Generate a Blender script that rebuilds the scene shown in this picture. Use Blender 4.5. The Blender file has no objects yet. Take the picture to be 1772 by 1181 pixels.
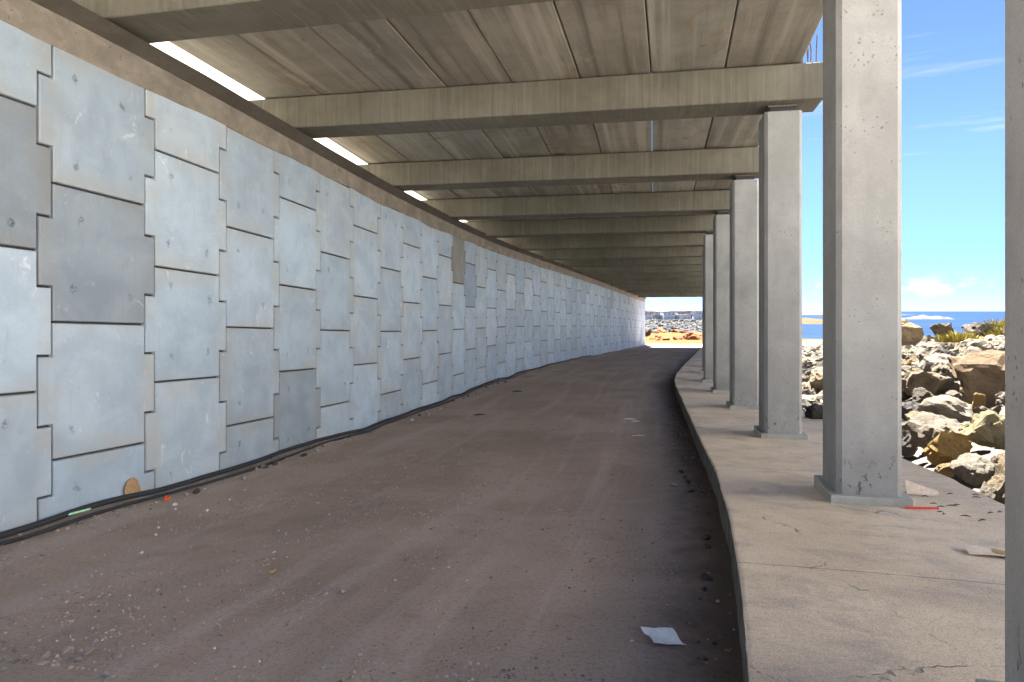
import bpy, bmesh, math, random
import numpy as np
from mathutils import Vector, Matrix, noise as mnoise

sc = bpy.context.scene
COL = sc.collection
R = math.radians

# ------------------------------------------------------------------ camera
cam_d = bpy.data.cameras.new('camera')
cam_d.sensor_width = 36.0
cam_d.lens = 24.58
cam_d.shift_y = -0.0296
cam_d.clip_start = 0.05
cam_d.clip_end = 90000
cam = bpy.data.objects.new('camera', cam_d)
cam.location = (0, 0, 0)
cam.rotation_euler = (R(90), 0, 0)
COL.objects.link(cam)
sc.camera = cam

# ------------------------------------------------------------------ light
SUN_EL, SUN_AZ = R(68), R(-15)          # azimuth clockwise from +Y
SKY_STRENGTH, SUN_STRENGTH = 0.05, 5.0
sc.view_settings.view_transform = 'Standard'
sc.view_settings.look = 'None'
sc.view_settings.gamma = 1
sc.view_settings.exposure = 3.32

world = bpy.data.worlds.new('World')
sc.world = world
world.use_nodes = True
sun_d = bpy.data.lights.new('sun', 'SUN')
sun_d.energy = SUN_STRENGTH
sun_d.angle = R(0.53)
sun_d.color = (1.0, 0.95, 0.87)
sun = bpy.data.objects.new('sun', sun_d)
sdir = Vector((math.sin(SUN_AZ) * math.cos(SUN_EL), math.cos(SUN_AZ) * math.cos(SUN_EL), math.sin(SUN_EL)))
sun.rotation_euler = sdir.to_track_quat('Z', 'Y').to_euler()
sun.location = (0, 0, 60)
COL.objects.link(sun)

sc.cycles.max_bounces = 12
sc.cycles.diffuse_bounces = 8
sc.cycles.use_denoising = True
sc.cycles.sample_clamp_indirect = 6


class NT:
    """small helper for node trees"""
    def __init__(self, tree):
        self.t = tree
        self.t.nodes.clear()

    def n(self, typ, ins=None, **props):
        nd = self.t.nodes.new(typ)
        for k, v in props.items():
            setattr(nd, k, v)
        for k, v in (ins or {}).items():
            s = nd.inputs[k]
            if isinstance(v, bpy.types.NodeSocket):
                self.t.links.new(v, s)
            else:
                if hasattr(s.default_value, '__len__') and len(s.default_value) == 4 and len(v) == 3:
                    v = (*v, 1)
                s.default_value = v
        return nd

    def math(self, op, a, b=0.0, c=0.0, clamp=False):
        nd = self.n('ShaderNodeMath', {0: a, 1: b, 2: c}, operation=op, use_clamp=clamp)
        return nd.outputs[0]

    def vmath(self, op, a, b=(0, 0, 0)):
        return self.n('ShaderNodeVectorMath', {0: a, 1: b}, operation=op).outputs[0]

    def noise(self, vec, scale, detail=4.0, rough=0.55, dist=0.0):
        return self.n('ShaderNodeTexNoise', {'Vector': vec, 'Scale': scale, 'Detail': detail,
                                            'Roughness': rough, 'Distortion': dist}).outputs[0]

    def ramp(self, x, a, b, lo=0.0, hi=1.0):
        return self.n('ShaderNodeMapRange', {0: x, 1: a, 2: b, 3: lo, 4: hi}, interpolation_type='SMOOTHSTEP').outputs[0]

    def mix(self, f, a, b, mode='MIX'):
        nd = self.n('ShaderNodeMix', data_type='RGBA', blend_type=mode)
        for s, v in ((nd.inputs[0], f), (nd.inputs[6], a), (nd.inputs[7], b)):
            if isinstance(v, bpy.types.NodeSocket):
                self.t.links.new(v, s)
            else:
                s.default_value = (*v, 1) if isinstance(v, (tuple, list)) and len(v) == 3 else v
        return nd.outputs[2]

    def scale(self, vec, s):
        return self.n('ShaderNodeMapping', {0: vec, 3: s}).outputs[0]


# ------------------------------------------------------------------ sky
w = NT(world.node_tree)
sky = w.n('ShaderNodeTexSky', sky_type='NISHITA', sun_disc=False, sun_elevation=SUN_EL, sun_rotation=SUN_AZ,
          altitude=0.0, air_density=0.30, dust_density=0.0, ozone_density=3.0)
tc = w.n('ShaderNodeTexCoord')
dirv = tc.outputs['Generated']
sep = w.n('ShaderNodeSeparateXYZ', {0: dirv})
el = sep.outputs[2]
# low cumulus bank near the horizon
cv = w.scale(dirv, (1.0, 1.0, 2.2))
c1 = w.noise(cv, 22.0, 6.0, 0.55)
band = w.math('MULTIPLY', w.ramp(el, 0.012, 0.022), w.ramp(el, 0.050, 0.030))
cum = w.math('MULTIPLY', w.ramp(c1, 0.455, 0.56), band)
# thin cirrus streaks
rot = w.n('ShaderNodeMapping', {0: dirv, 2: (0.0, R(18), 0.0), 3: (1.2, 1.2, 16.0)}).outputs[0]
c2 = w.noise(rot, 2.6, 5.0, 0.6, 0.3)
cir = w.math('MULTIPLY', w.ramp(c2, 0.56, 0.72), w.math('MULTIPLY', w.ramp(el, 0.06, 0.14), 0.35))
cl = w.math('MAXIMUM', cum, cir, clamp=True)
hz = w.mix(w.ramp(el, 0.22, -0.02), (0.92, 0.97, 1.0), (0.44, 0.53, 0.72))
skyd = w.mix(1.0, sky.outputs[0], hz, 'MULTIPLY')
skyc = w.mix(cl, skyd, (2.2, 2.2, 2.25))
bg = w.n('ShaderNodeBackground', {'Color': skyc, 'Strength': SKY_STRENGTH})
w.n('ShaderNodeOutputWorld', {'Surface': bg.outputs[0]})

# ------------------------------------------------------------------ path of the gallery (kerb line)
DS = 0.25
def heading(y):
    a = np.interp(y, [-20, 3, 7.5, 9, 23, 29, 36, 200], [0.33, 0.30, 0.235, 0.203, 0.203, 0.29, 0.305, 0.31])
    return math.atan(a)
def _build():
    fw, bk = [], []
    x, y = 3.56, 14.0
    while y < 100:
        fw.append((x, y, heading(y)))
        h = heading(y); x += math.sin(h) * DS; y += math.cos(h) * DS
    x, y = 3.56, 14.0
    while y > -16:
        h = heading(y); x -= math.sin(h) * DS; y -= math.cos(h) * DS
        bk.append((x, y, heading(y)))
    bk.reverse()
    return np.array(bk + fw), -len(bk) * DS
PATH, S0 = _build()
SS = S0 + np.arange(len(PATH)) * DS
# light smoothing of heading for offsets
HEAD = np.convolve(np.pad(PATH[:, 2], 12, mode='edge'), np.ones(25) / 25, 'valid')
def s_at_y(y): return float(np.interp(y, PATH[:, 1], SS))
def y_of(s): return np.interp(s, SS, PATH[:, 1])
def th(s): return np.interp(s, SS, HEAD)
def pt(s, v):
    h = th(s)
    return (np.interp(s, SS, PATH[:, 0]) + v * np.cos(h), np.interp(s, SS, PATH[:, 1]) - v * np.sin(h))

def table(t, sm=2.0):
    ys = np.arange(-20, 110, 0.5)
    v = np.interp(ys, [a for a, _ in t], [b for _, b in t])
    k = int(sm / 0.5)
    ker = np.ones(2 * k + 1) / (2 * k + 1)
    v = np.convolve(np.pad(v, k, mode='edge'), ker, 'valid')
    return lambda s: np.interp(y_of(s), ys, v)
z_beam = table([(-20, 4.3), (2, 3.62), (6.3, 3.46), (10.7, 3.30), (15.1, 3.06), (19.6, 2.89), (24.1, 2.81), (28.5, 2.74),
                (33, 2.64), (37.5, 2.54), (42, 2.42), (46.4, 2.32), (51, 2.18), (55.4, 2.03), (60, 1.90),
                (64.4, 1.78), (69, 1.64), (73, 1.48), (110, 0.3)], 1.0)
z_plat = table([(-20, -0.7), (0, -1.42), (2.8, -1.53), (6.5, -1.76), (10.9, -2.0), (15.4, -2.17), (19.9, -2.34), (24.4, -2.5),
                (28.3, -2.58), (34, -2.7), (47, -2.95), (57.7, -3.15), (75, -3.5), (110, -4.4)])
z_road_k = table([(-20, -0.95), (0, -1.72), (2.8, -1.84), (6.5, -2.07), (10.9, -2.30), (15.4, -2.47), (19.9, -2.64), (26.7, -2.84),
                  (34, -3.0), (43, -3.17), (57.7, -3.45), (77.5, -3.95), (90, -4.3), (110, -4.6)])
z_road_w = table([(-20, -1.3), (0, -2.1), (5.4, -2.32), (9.1, -2.48), (12, -2.57), (15.4, -2.70), (19.9, -2.80), (26.7, -2.86),
                  (34, -2.95), (43, -3.14), (57.7, -3.5), (77.5, -4.05), (90, -4.35), (110, -4.6)])
z_wall = table([(-20, 4.2), (0, 3.58), (5.4, 3.40), (9.1, 3.26), (12, 3.14), (15.4, 3.0), (19.9, 2.92), (26.7, 2.86), (34, 2.74),
                (43, 2.55), (57.7, 2.18), (77.5, 1.60), (110, 0.7)])
V_WALL = -6.95

# numpy value noise
_rng = np.random.RandomState(7)
_H = _rng.rand(256, 256)
def vnoise(x, y):
    x = np.asarray(x, float); y = np.asarray(y, float)
    xi = np.floor(x).astype(int); yi = np.floor(y).astype(int)
    fx = x - xi; fy = y - yi
    fx = fx * fx * (3 - 2 * fx); fy = fy * fy * (3 - 2 * fy)
    g = lambda a, b: _H[a % 256, b % 256]
    return ((g(xi, yi) * (1 - fx) + g(xi + 1, yi) * fx) * (1 - fy)
            + (g(xi, yi + 1) * (1 - fx) + g(xi + 1, yi + 1) * fx) * fy) * 2 - 1
def fbm(x, y, o=4):
    r = 0; a = 1.0
    for i in range(o):
        r = r + a * vnoise(x * 2 ** i + 17 * i, y * 2 ** i + 31 * i); a *= 0.5
    return r

def road_z(s, v):
    f = np.clip((v - V_WALL) / (0 - V_WALL), 0, 1)
    z = z_road_w(s) * (1 - f) + z_road_k(s) * f
    z = z + 0.020 * fbm(s * 0.35, v * 0.6 + 9, 3)                # long swells
    z = z + 0.012 * vnoise(v * 3.2 + 0.35 * vnoise(s * 0.12, v * 0.1), s * 0.08 + 40)   # wheel tracks
    z = z + 0.006 * fbm(s * 2.1, v * 2.6 + 50, 3)
    near_wall = np.exp(-np.maximum(v - V_WALL, 0) / 0.35)
    z = z + near_wall * (0.05 + 0.07 * fbm(s * 0.9, v * 0.5 + 80, 3))
    near_kerb = np.exp(-np.maximum(-v, 0) / 0.30)
    z = z + near_kerb * (0.03 * fbm(s * 1.4, v + 120, 3) - 0.01)
    return z


# ------------------------------------------------------------------ object helpers
def link(o, parent=None):
    COL.objects.link(o)
    if parent is not None:
        o.parent = parent
    return o

def tag(o, label=None, cat=None, group=None, kind=None):
    if label: o['label'] = label
    if cat: o['category'] = cat
    if group: o['group'] = group
    if kind: o['kind'] = kind
    return o

def mesh_obj(name, verts, faces, mat=None, parent=None, loc=None, uv=None, smooth=False):
    me = bpy.data.meshes.new(name)
    me.from_pydata([tuple(map(float, v)) for v in verts], [], [tuple(map(int, f)) for f in faces])
    if uv is not None:
        lay = me.uv_layers.new(name='UVMap')
        li = np.empty(len(me.loops), dtype=np.int32)
        me.loops.foreach_get('vertex_index', li)
        uva = np.asarray(uv, dtype=np.float32)[li]
        lay.data.foreach_set('uv', uva.ravel())
    if smooth:
        me.polygons.foreach_set('use_smooth', [True] * len(me.polygons))
    me.update()
    o = bpy.data.objects.new(name, me)
    if mat: me.materials.append(mat)
    if loc is not None: o.location = loc
    return link(o, parent)

def bm_obj(name, bm, mat=None, parent=None, smooth=None):
    me = bpy.data.meshes.new(name)
    bmesh.ops.recalc_face_normals(bm, faces=bm.faces)
    bm.to_mesh(me); bm.free()
    if mat: me.materials.append(mat)
    if smooth is not None:
        me.polygons.foreach_set('use_smooth', [True] * len(me.polygons))
        me.set_sharp_from_angle(angle=R(smooth))
    o = bpy.data.objects.new(name, me)
    return link(o, parent)

def empty(name, loc=(0, 0, 0), rz=0.0):
    o = bpy.data.objects.new(name, None)
    o.location = loc; o.rotation_euler = (0, 0, rz)
    o.empty_display_size = 0.2
    return link(o)

def add_box(bm, x0, x1, y0, y1, z0, z1, bev=0.0, seg=1):
    vs = [bm.verts.new((x, y, z)) for z in (z0, z1) for y in (y0, y1) for x in (x0, x1)]
    fs = [(0, 2, 3, 1), (4, 5, 7, 6), (0, 1, 5, 4), (1, 3, 7, 5), (3, 2, 6, 7), (2, 0, 4, 6)]
    faces = [bm.faces.new([vs[i] for i in f]) for f in fs]
    if bev > 0:
        es = list({e for f in faces for e in f.edges})
        bmesh.ops.bevel(bm, geom=es, offset=bev, segments=seg, affect='EDGES', profile=0.5)

def tube(pts, rad, n=8):
    pts = [Vector(p) for p in pts]
    vs, fs = [], []
    for i, p in enumerate(pts):
        t = (pts[min(i + 1, len(pts) - 1)] - pts[max(i - 1, 0)]).normalized()
        up = Vector((0, 0, 1)) if abs(t.z) < 0.95 else Vector((1, 0, 0))
        a = t.cross(up).normalized(); b = a.cross(t)
        r = rad[i] if isinstance(rad, (list, tuple)) else rad
        for k in range(n):
            q = 2 * math.pi * k / n
            vs.append(p + a * (math.cos(q) * r) + b * (math.sin(q) * r))
    for i in range(len(pts) - 1):
        for k in range(n):
            fs.append((i * n + k, i * n + (k + 1) % n, (i + 1) * n + (k + 1) % n, (i + 1) * n + k))
    fs.append(tuple(range(n))[::-1]); fs.append(tuple((len(pts) - 1) * n + k for k in range(n)))
    return vs, fs


# ------------------------------------------------------------------ materials
def new_mat(name):
    m = bpy.data.materials.new(name)
    m.use_nodes = True
    return m, NT(m.node_tree)

def finish(t, col, rough=0.85, height=None, dist=0.01, strength=1.0, spec=0.3):
    ins = {'Base Color': col, 'Roughness': rough, 'Specular IOR Level': spec}
    if height is not None:
        b = t.n('ShaderNodeBump', {'Height': height, 'Distance': dist, 'Strength': strength})
        ins['Normal'] = b.outputs[0]
    p = t.n('ShaderNodeBsdfPrincipled', ins)
    t.n('ShaderNodeOutputMaterial', {'Surface': p.outputs[0]})

def simple_mat(name, col, rough=0.7, var=0.15, scale=30.0, bump=0.002, spec=0.3):
    m, t = new_mat(name)
    v = t.n('ShaderNodeTexCoord').outputs['Object']
    n1 = t.noise(v, scale, 5)
    c = t.mix(t.ramp(n1, 0.3, 0.7), tuple(x * (1 - var) for x in col), tuple(min(1, x * (1 + var)) for x in col))
    finish(t, c, rough, n1, bump, 0.8, spec)
    return m

def offset_coords(t, out='Object'):
    """object coordinates shifted per object so repeats never show the same stains"""
    v = t.n('ShaderNodeTexCoord').outputs[out]
    oi = t.n('ShaderNodeObjectInfo')
    r = oi.outputs['Random']
    off = t.n('ShaderNodeCombineXYZ', {0: t.math('MULTIPLY', r, 71.0), 1: t.math('MULTIPLY', r, 137.0), 2: t.math('MULTIPLY', r, 43.0)}).outputs[0]
    return v, t.vmath('ADD', v, off), oi

# wall panels: blue-grey precast concrete; UV is metres from the panel centre
def mat_panel():
    m, t = new_mat('panel_concrete')
    uv = t.n('ShaderNodeTexCoord').outputs['UV']
    oi = t.n('ShaderNodeObjectInfo')
    r = oi.outputs['Random']
    off = t.n('ShaderNodeCombineXYZ', {0: t.math('MULTIPLY', r, 53.0), 1: t.math('MULTIPLY', r, 97.0), 2: t.math('MULTIPLY', r, 31.0)}).outputs[0]
    P = t.vmath('ADD', uv, off)
    s = t.n('ShaderNodeSeparateXYZ', {0: uv})
    ax = t.math('ABSOLUTE', s.outputs[0]); ay = t.math('ABSOLUTE', s.outputs[1])
    n_big = t.noise(P, 1.6, 5, 0.6, 0.4)
    n_mid = t.noise(P, 6.0, 6, 0.65, 0.2)
    n_fine = t.noise(P, 60.0, 4, 0.6)
    stk = t.noise(t.scale(P, (14.0, 0.9, 1.0)), 1.0, 5, 0.6)
    edge = t.math('MAXIMUM', t.math('ADD', ax, t.math('MULTIPLY', t.math('SUBTRACT', n_mid, 0.5), 0.35)),
                  t.math('ADD', ay, t.math('MULTIPLY', t.math('SUBTRACT', n_big, 0.5), 0.45)))
    em = t.math('MULTIPLY', t.ramp(edge, 0.42, 0.78), t.ramp(t.noise(P, 1.1, 4, 0.6), 0.38, 0.60, 0.05, 1.0))
    base = t.mix(t.ramp(n_big, 0.30, 0.68), (0.272, 0.352, 0.445), (0.350, 0.445, 0.548))
    base = t.mix(t.math('MULTIPLY', em, 0.66), base, (0.32, 0.335, 0.335))
    base = t.mix(t.ramp(stk, 0.52, 0.75, 0.0, 0.30), base, (0.30, 0.31, 0.31))
    base = t.mix(t.ramp(n_mid, 0.60, 0.78, 0.0, 0.35), base, (0.58, 0.60, 0.60))
    # cast-in lifting pockets: dark scuffed marks at four places of each panel
    lo = t.noise(P, 0.9, 2, 0.5)
    px = t.math('SUBTRACT', ax, t.math('ADD', 0.16, t.math('MULTIPLY', lo, 0.42))); py = t.math('SUBTRACT', ay, t.math('ADD', 0.12, t.math('MULTIPLY', t.noise(P, 0.8, 2, 0.5), 0.62)))
    wv = t.math('MULTIPLY', t.math('SUBTRACT', t.noise(P, 17.0, 5, 0.75), 0.5), 0.22)
    d = t.math('SQRT', t.math('ADD', t.math('MULTIPLY', px, px), t.math('MULTIPLY', t.math('MULTIPLY', py, py), 0.6)))
    pm = t.math('MULTIPLY', t.math('MULTIPLY', t.ramp(t.math('ADD', d, wv), 0.06, 0.02), t.ramp(t.noise(P, 34.0, 4, 0.7), 0.45, 0.55)), t.ramp(t.noise(P, 1.7, 2, 0.5), 0.46, 0.54))
    base = t.mix(t.math('MULTIPLY', pm, 0.75), base, (0.10, 0.11, 0.12))
    # scattered chips and scuffs
    ch = t.noise(t.scale(P, (1.0, 0.6, 1.0)), 24.0, 6, 0.72)
    base = t.mix(t.ramp(ch, 0.66, 0.71, 0.0, 0.6), base, (0.17, 0.18, 0.19))
    sm = t.noise(t.scale(P, (3.2, 0.8, 1.0)), 1.4, 6, 0.7, 0.6)
    base = t.mix(t.ramp(sm, 0.60, 0.72, 0.0, 0.42), base, (0.27, 0.28, 0.285))
    ef = t.noise(t.scale(P, (1.6, 1.0, 1.0)), 2.2, 7, 0.75, 1.2)
    base = t.mix(t.ramp(ef, 0.60, 0.68, 0.0, 0.45), base, (0.66, 0.70, 0.72))
    # faint vertical shutter line
    base = t.mix(t.ramp(n_fine, 0.35, 0.7, 0.0, 0.14), base, (0.25, 0.26, 0.27))
    base = t.mix(1.0, base, oi.outputs['Color'], 'MULTIPLY')
    h = t.math('ADD', t.math('MULTIPLY', n_mid, 0.5), t.math('SUBTRACT', t.math('MULTIPLY', n_fine, 0.25), t.math('MULTIPLY', pm, 0.8)))
    finish(t, base, 0.8, h, 0.006, 0.6, 0.25)
    return m

def mat_concrete(name, dark, light, streak=(20, 20, 0.8), streak_amt=0.4, stain=(0.25, 0.19, 0.11), stain_amt=0.0,
                 pits=0.0, low_pits=False, bump=0.004, coords='Object', big=0.7, tint=True):
    m, t = new_mat(name)
    v, P, oi = offset_coords(t, coords)
    n_big = t.noise(P, big, 5, 0.6, 0.3)
    n_mid = t.noise(P, 4.5, 6, 0.65)
    n_fine = t.noise(P, 70.0, 4, 0.6)
    n_st = t.noise(t.scale(P, streak), 1.0, 5, 0.6, 0.2)
    c = t.mix(t.ramp(n_big, 0.32, 0.68), dark, light)
    c = t.mix(t.ramp(n_mid, 0.45, 0.75, 0.0, 0.35), c, tuple(x * 0.72 for x in dark))
    c = t.mix(t.ramp(n_st, 0.50, 0.70, 0.0, streak_amt), c, tuple(min(1, x * 1.35) for x in light))
    c = t.mix(t.ramp(n_st, 0.46, 0.30, 0.0, streak_amt), c, tuple(x * 0.62 for x in dark))
    if stain_amt:
        n3 = t.noise(P, 0.9, 4, 0.6, 0.8)
        c = t.mix(t.ramp(n3, 0.58, 0.72, 0.0, stain_amt), c, stain)
    c = t.mix(t.ramp(n_fine, 0.3, 0.7, 0.22, 0.0), c, tuple(x * 0.5 for x in dark))
    h = t.math('ADD', t.math('MULTIPLY', n_mid, 0.6), t.math('MULTIPLY', n_fine, 0.3))
    if pits:
        vo = t.n('ShaderNodeTexVoronoi', {'Vector': t.vmath('ADD', P, t.vmath('MULTIPLY', t.n('ShaderNodeTexNoise', {'Vector': P, 'Scale': 30.0}).outputs[1], (0.03, 0.03, 0.03))), 'Scale': 26.0, 'Randomness': 1.0})
        hole = t.ramp(vo.outputs['Distance'], 0.30, 0.16)
        pick = t.ramp(t.noise(P, 2.4, 4, 0.7), 0.46, 0.60)
        rnd = t.n('ShaderNodeSeparateColor', {0: vo.outputs['Color']}).outputs[0]
        hole = t.math('MULTIPLY', hole, t.math('MULTIPLY', pick, t.ramp(rnd, 0.60, 0.68)))
        c = t.mix(t.math('MULTIPLY', hole, pits), c, tuple(x * 0.18 for x in dark))
        h = t.math('SUBTRACT', h, t.math('MULTIPLY', hole, 1.0))
        if low_pits:      # honeycombed, pitted foot of the pour
            zz = t.n('ShaderNodeSeparateXYZ', {0: v}).outputs[2]
            nn = t.noise(t.scale(P, (1.0, 1.0, 0.42)), 26.0, 3, 0.6, 0.2)
            g = t.math('MULTIPLY', t.ramp(nn, 0.60, 0.66), t.ramp(t.math('ADD', zz, t.math('MULTIPLY', n_mid, 0.5)), 0.95, 0.35))
            c = t.mix(t.math('MULTIPLY', g, 0.8), c, (0.06, 0.065, 0.07))
            h = t.math('SUBTRACT', h, t.math('MULTIPLY', g, 1.2))
    if name == 'slab_concrete':
        c = t.mix(t.ramp(t.noise(t.scale(P, (1.0, 1.7, 1.0)), 1.15, 5, 0.6, 0.5), 0.66, 0.72, 0.0, 0.7), c, (0.055, 0.043, 0.03))
        n4 = t.noise(t.scale(P, (2.2, 0.5, 1.0)), 1.0, 6, 0.7, 0.6)
        c = t.mix(t.ramp(n4, 0.54, 0.68, 0.0, 0.45), c, (0.36, 0.34, 0.30))
    if tint:
        c = t.mix(1.0, c, oi.outputs['Color'], 'MULTIPLY')
    finish(t, c, 0.85, h, bump, 0.8, 0.25)
    return m

def mat_road():
    m, t = new_mat('dirt_road')
    uv = t.n('ShaderNodeTexCoord').outputs['UV']          # u = across, v = along, metres
    P = uv
    n_tr = t.noise(t.scale(P, (1.7, 0.10, 1.0)), 1.0, 5, 0.6, 0.25)
    n_big = t.noise(P, 0.45, 5, 0.6, 0.4)
    n_mid = t.noise(P, 3.2, 6, 0.7)
    n_fine = t.noise(P, 30.0, 8, 0.82)
    n_gr = t.noise(P, 70.0, 5, 0.8)
    c = t.mix(t.ramp(n_big, 0.30, 0.70), (0.285, 0.218, 0.172), (0.40, 0.312, 0.252))
    c = t.mix(t.ramp(n_tr, 0.48, 0.66, 0.0, 0.60), c, (0.43, 0.36, 0.315))
    c = t.mix(t.ramp(n_mid, 0.50, 0.78, 0.0, 0.45), c, (0.200, 0.150, 0.128))
    c = t.mix(t.ramp(n_fine, 0.50, 0.62, 0.0, 0.60), c, (0.15, 0.115, 0.098))
    c = t.mix(t.ramp(n_gr, 0.555, 0.64, 0.0, 0.65), c, (0.55, 0.48, 0.43))
    sx = t.n('ShaderNodeSeparateXYZ', {0: uv}).outputs[0]
    # shade along the kerb painted into the colour, with some dark soil
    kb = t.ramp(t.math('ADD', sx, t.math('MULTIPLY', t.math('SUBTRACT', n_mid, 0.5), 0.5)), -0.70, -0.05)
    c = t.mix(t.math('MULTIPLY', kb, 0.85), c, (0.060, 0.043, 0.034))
    h = t.math('ADD', t.math('MULTIPLY', n_fine, 0.5), t.math('ADD', t.math('MULTIPLY', n_gr, 0.35), t.math('MULTIPLY', n_mid, 0.8)))
    finish(t, c, 0.95, h, 0.014, 1.0, 0.15)
    return m

def mat_pavement():
    m, t = new_mat('pavement_concrete')
    uv = t.n('ShaderNodeTexCoord').outputs['UV']
    P = uv
    n_big = t.noise(P, 0.55, 6, 0.65, 0.6)
    n_mid = t.noise(P, 3.4, 7, 0.72, 0.3)
    n_x = t.noise(t.scale(P, (1.0, 1.25, 1.0)), 1.5, 9, 0.78, 0.25)
    n_fine = t.noise(P, 30.0, 8, 0.82)
    n_gr = t.noise(P, 85.0, 4, 0.8)
    c = t.mix(t.ramp(n_big, 0.32, 0.66), (0.70, 0.555, 0.385), (0.84, 0.69, 0.50))
    c = t.mix(t.ramp(n_x, 0.47, 0.68, 0.0, 0.62), c, (0.37, 0.31, 0.26))
    c = t.mix(t.ramp(t.noise(t.scale(P, (0.9, 1.1, 1.0)), 0.7, 9, 0.76, 0.3), 0.50, 0.68, 0.0, 0.55), c, (0.36, 0.32, 0.285))
    c = t.mix(t.ramp(n_mid, 0.54, 0.76, 0.0, 0.5), c, (0.84, 0.72, 0.56))
    c = t.mix(t.ramp(n_fine, 0.50, 0.66, 0.0, 0.50), c, (0.26, 0.22, 0.19))
    c = t.mix(t.ramp(n_gr, 0.60, 0.72, 0.0, 0.4), c, (0.24, 0.205, 0.175))
    c = t.mix(t.ramp(t.noise(P, 1.3, 4, 0.6, 1.0), 0.58, 0.70, 0.0, 0.35), c, (0.60, 0.43, 0.31))
    n_sp = t.noise(P, 95.0, 5, 0.85)
    c = t.mix(t.ramp(n_sp, 0.42, 0.48, 0.45, 0.0), c, (0.16, 0.135, 0.115))
    c = t.mix(t.ramp(n_sp, 0.53, 0.60, 0.0, 0.5), c, (0.88, 0.80, 0.70))
    # cracks: edges of big warped cells, kept only in patches
    wv = t.vmath('ADD', P, t.vmath('MULTIPLY', t.n('ShaderNodeTexNoise', {'Vector': P, 'Scale': 1.8, 'Detail': 5.0}).outputs[1], (0.9, 0.9, 0.0)))
    vo = t.n('ShaderNodeTexVoronoi', {'Vector': wv, 'Scale': 0.5}, feature='DISTANCE_TO_EDGE')
    cr = t.math('MULTIPLY', t.ramp(vo.outputs['Distance'], 0.006, 0.001), t.ramp(n_mid, 0.50, 0.62))
    c = t.mix(t.math('MULTIPLY', cr, 0.55), c, (0.07, 0.06, 0.05))
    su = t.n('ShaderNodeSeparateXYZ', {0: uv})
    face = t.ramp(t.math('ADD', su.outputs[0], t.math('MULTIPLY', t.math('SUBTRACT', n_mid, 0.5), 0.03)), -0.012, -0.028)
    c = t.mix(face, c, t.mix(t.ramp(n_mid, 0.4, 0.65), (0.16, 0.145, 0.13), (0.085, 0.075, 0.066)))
    # casting joints across the walkway
    jt = t.math('ABSOLUTE', t.math('SUBTRACT', t.math('MODULO', t.math('ADD', t.math('ADD', su.outputs[1], 101.3), t.math('MULTIPLY', n_mid, 0.035)), 3.9), 1.95))
    jm = t.math('MULTIPLY', t.ramp(jt, 0.012, 0.003), t.ramp(n_x, 0.36, 0.52))
    c = t.mix(t.math('MULTIPLY', jm, 0.6), c, (0.10, 0.085, 0.07))
    cr = t.math('MAXIMUM', cr, t.math('MULTIPLY', jm, 0.6))
    h = t.math('SUBTRACT', t.math('ADD', t.math('MULTIPLY', n_fine, 0.6), t.math('ADD', t.math('MULTIPLY', n_mid, 0.7), t.math('MULTIPLY', n_gr, 0.4))), cr)
    finish(t, c, 0.9, h, 0.012, 1.0, 0.2)
    return m

def mat_rock():
    m, t = new_mat('boulder_rock')
    v, P, oi = offset_coords(t)
    n1 = t.noise(P, 1.6, 6, 0.65, 0.5)
    n2 = t.noise(P, 7.0, 7, 0.7, 0.3)
    n3 = t.noise(P, 38.0, 5, 0.7)
    c = t.mix(t.ramp(n1, 0.3, 0.7), (0.72, 0.70, 0.68), (1.0, 0.97, 0.92))
    c = t.mix(t.ramp(n2, 0.52, 0.72, 0.0, 0.45), c, (0.48, 0.45, 0.42))
    c = t.mix(t.ramp(n3, 0.5, 0.70, 0.0, 0.5), c, (0.34, 0.32, 0.30))
    c = t.mix(t.ramp(n1, 0.62, 0.74, 0.0, 0.35), c, (1.0, 0.72, 0.38))
    c = t.mix(1.0, c, oi.outputs['Color'], 'MULTIPLY')
    h = t.math('ADD', t.math('MULTIPLY', n2, 1.0), t.math('MULTIPLY', n3, 0.35))
    finish(t, c, 0.95, h, 0.06, 1.0, 0.1)
    return m

def mat_sea():
    m, t = new_mat('sea_water')
    v = t.n('ShaderNodeTexCoord').outputs['Object']
    n1 = t.noise(t.scale(v, (0.02, 0.02, 0.02)), 1.0, 6, 0.6)
    n2 = t.noise(t.scale(v, (0.010, 0.020, 0.01)), 1.0, 8, 0.72, 0.8)
    c = t.mix(t.ramp(n1, 0.35, 0.65), (0.006, 0.020, 0.054), (0.009, 0.030, 0.072))
    c = t.mix(t.ramp(n2, 0.66, 0.70, 0.0, 0.9), c, (0.12, 0.13, 0.135))
    finish(t, c, 0.6, t.noise(t.scale(v, (0.25, 0.25, 0.25)), 1.0, 6, 0.65), 0.5, 1.0, 0.06)
    return m

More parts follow.
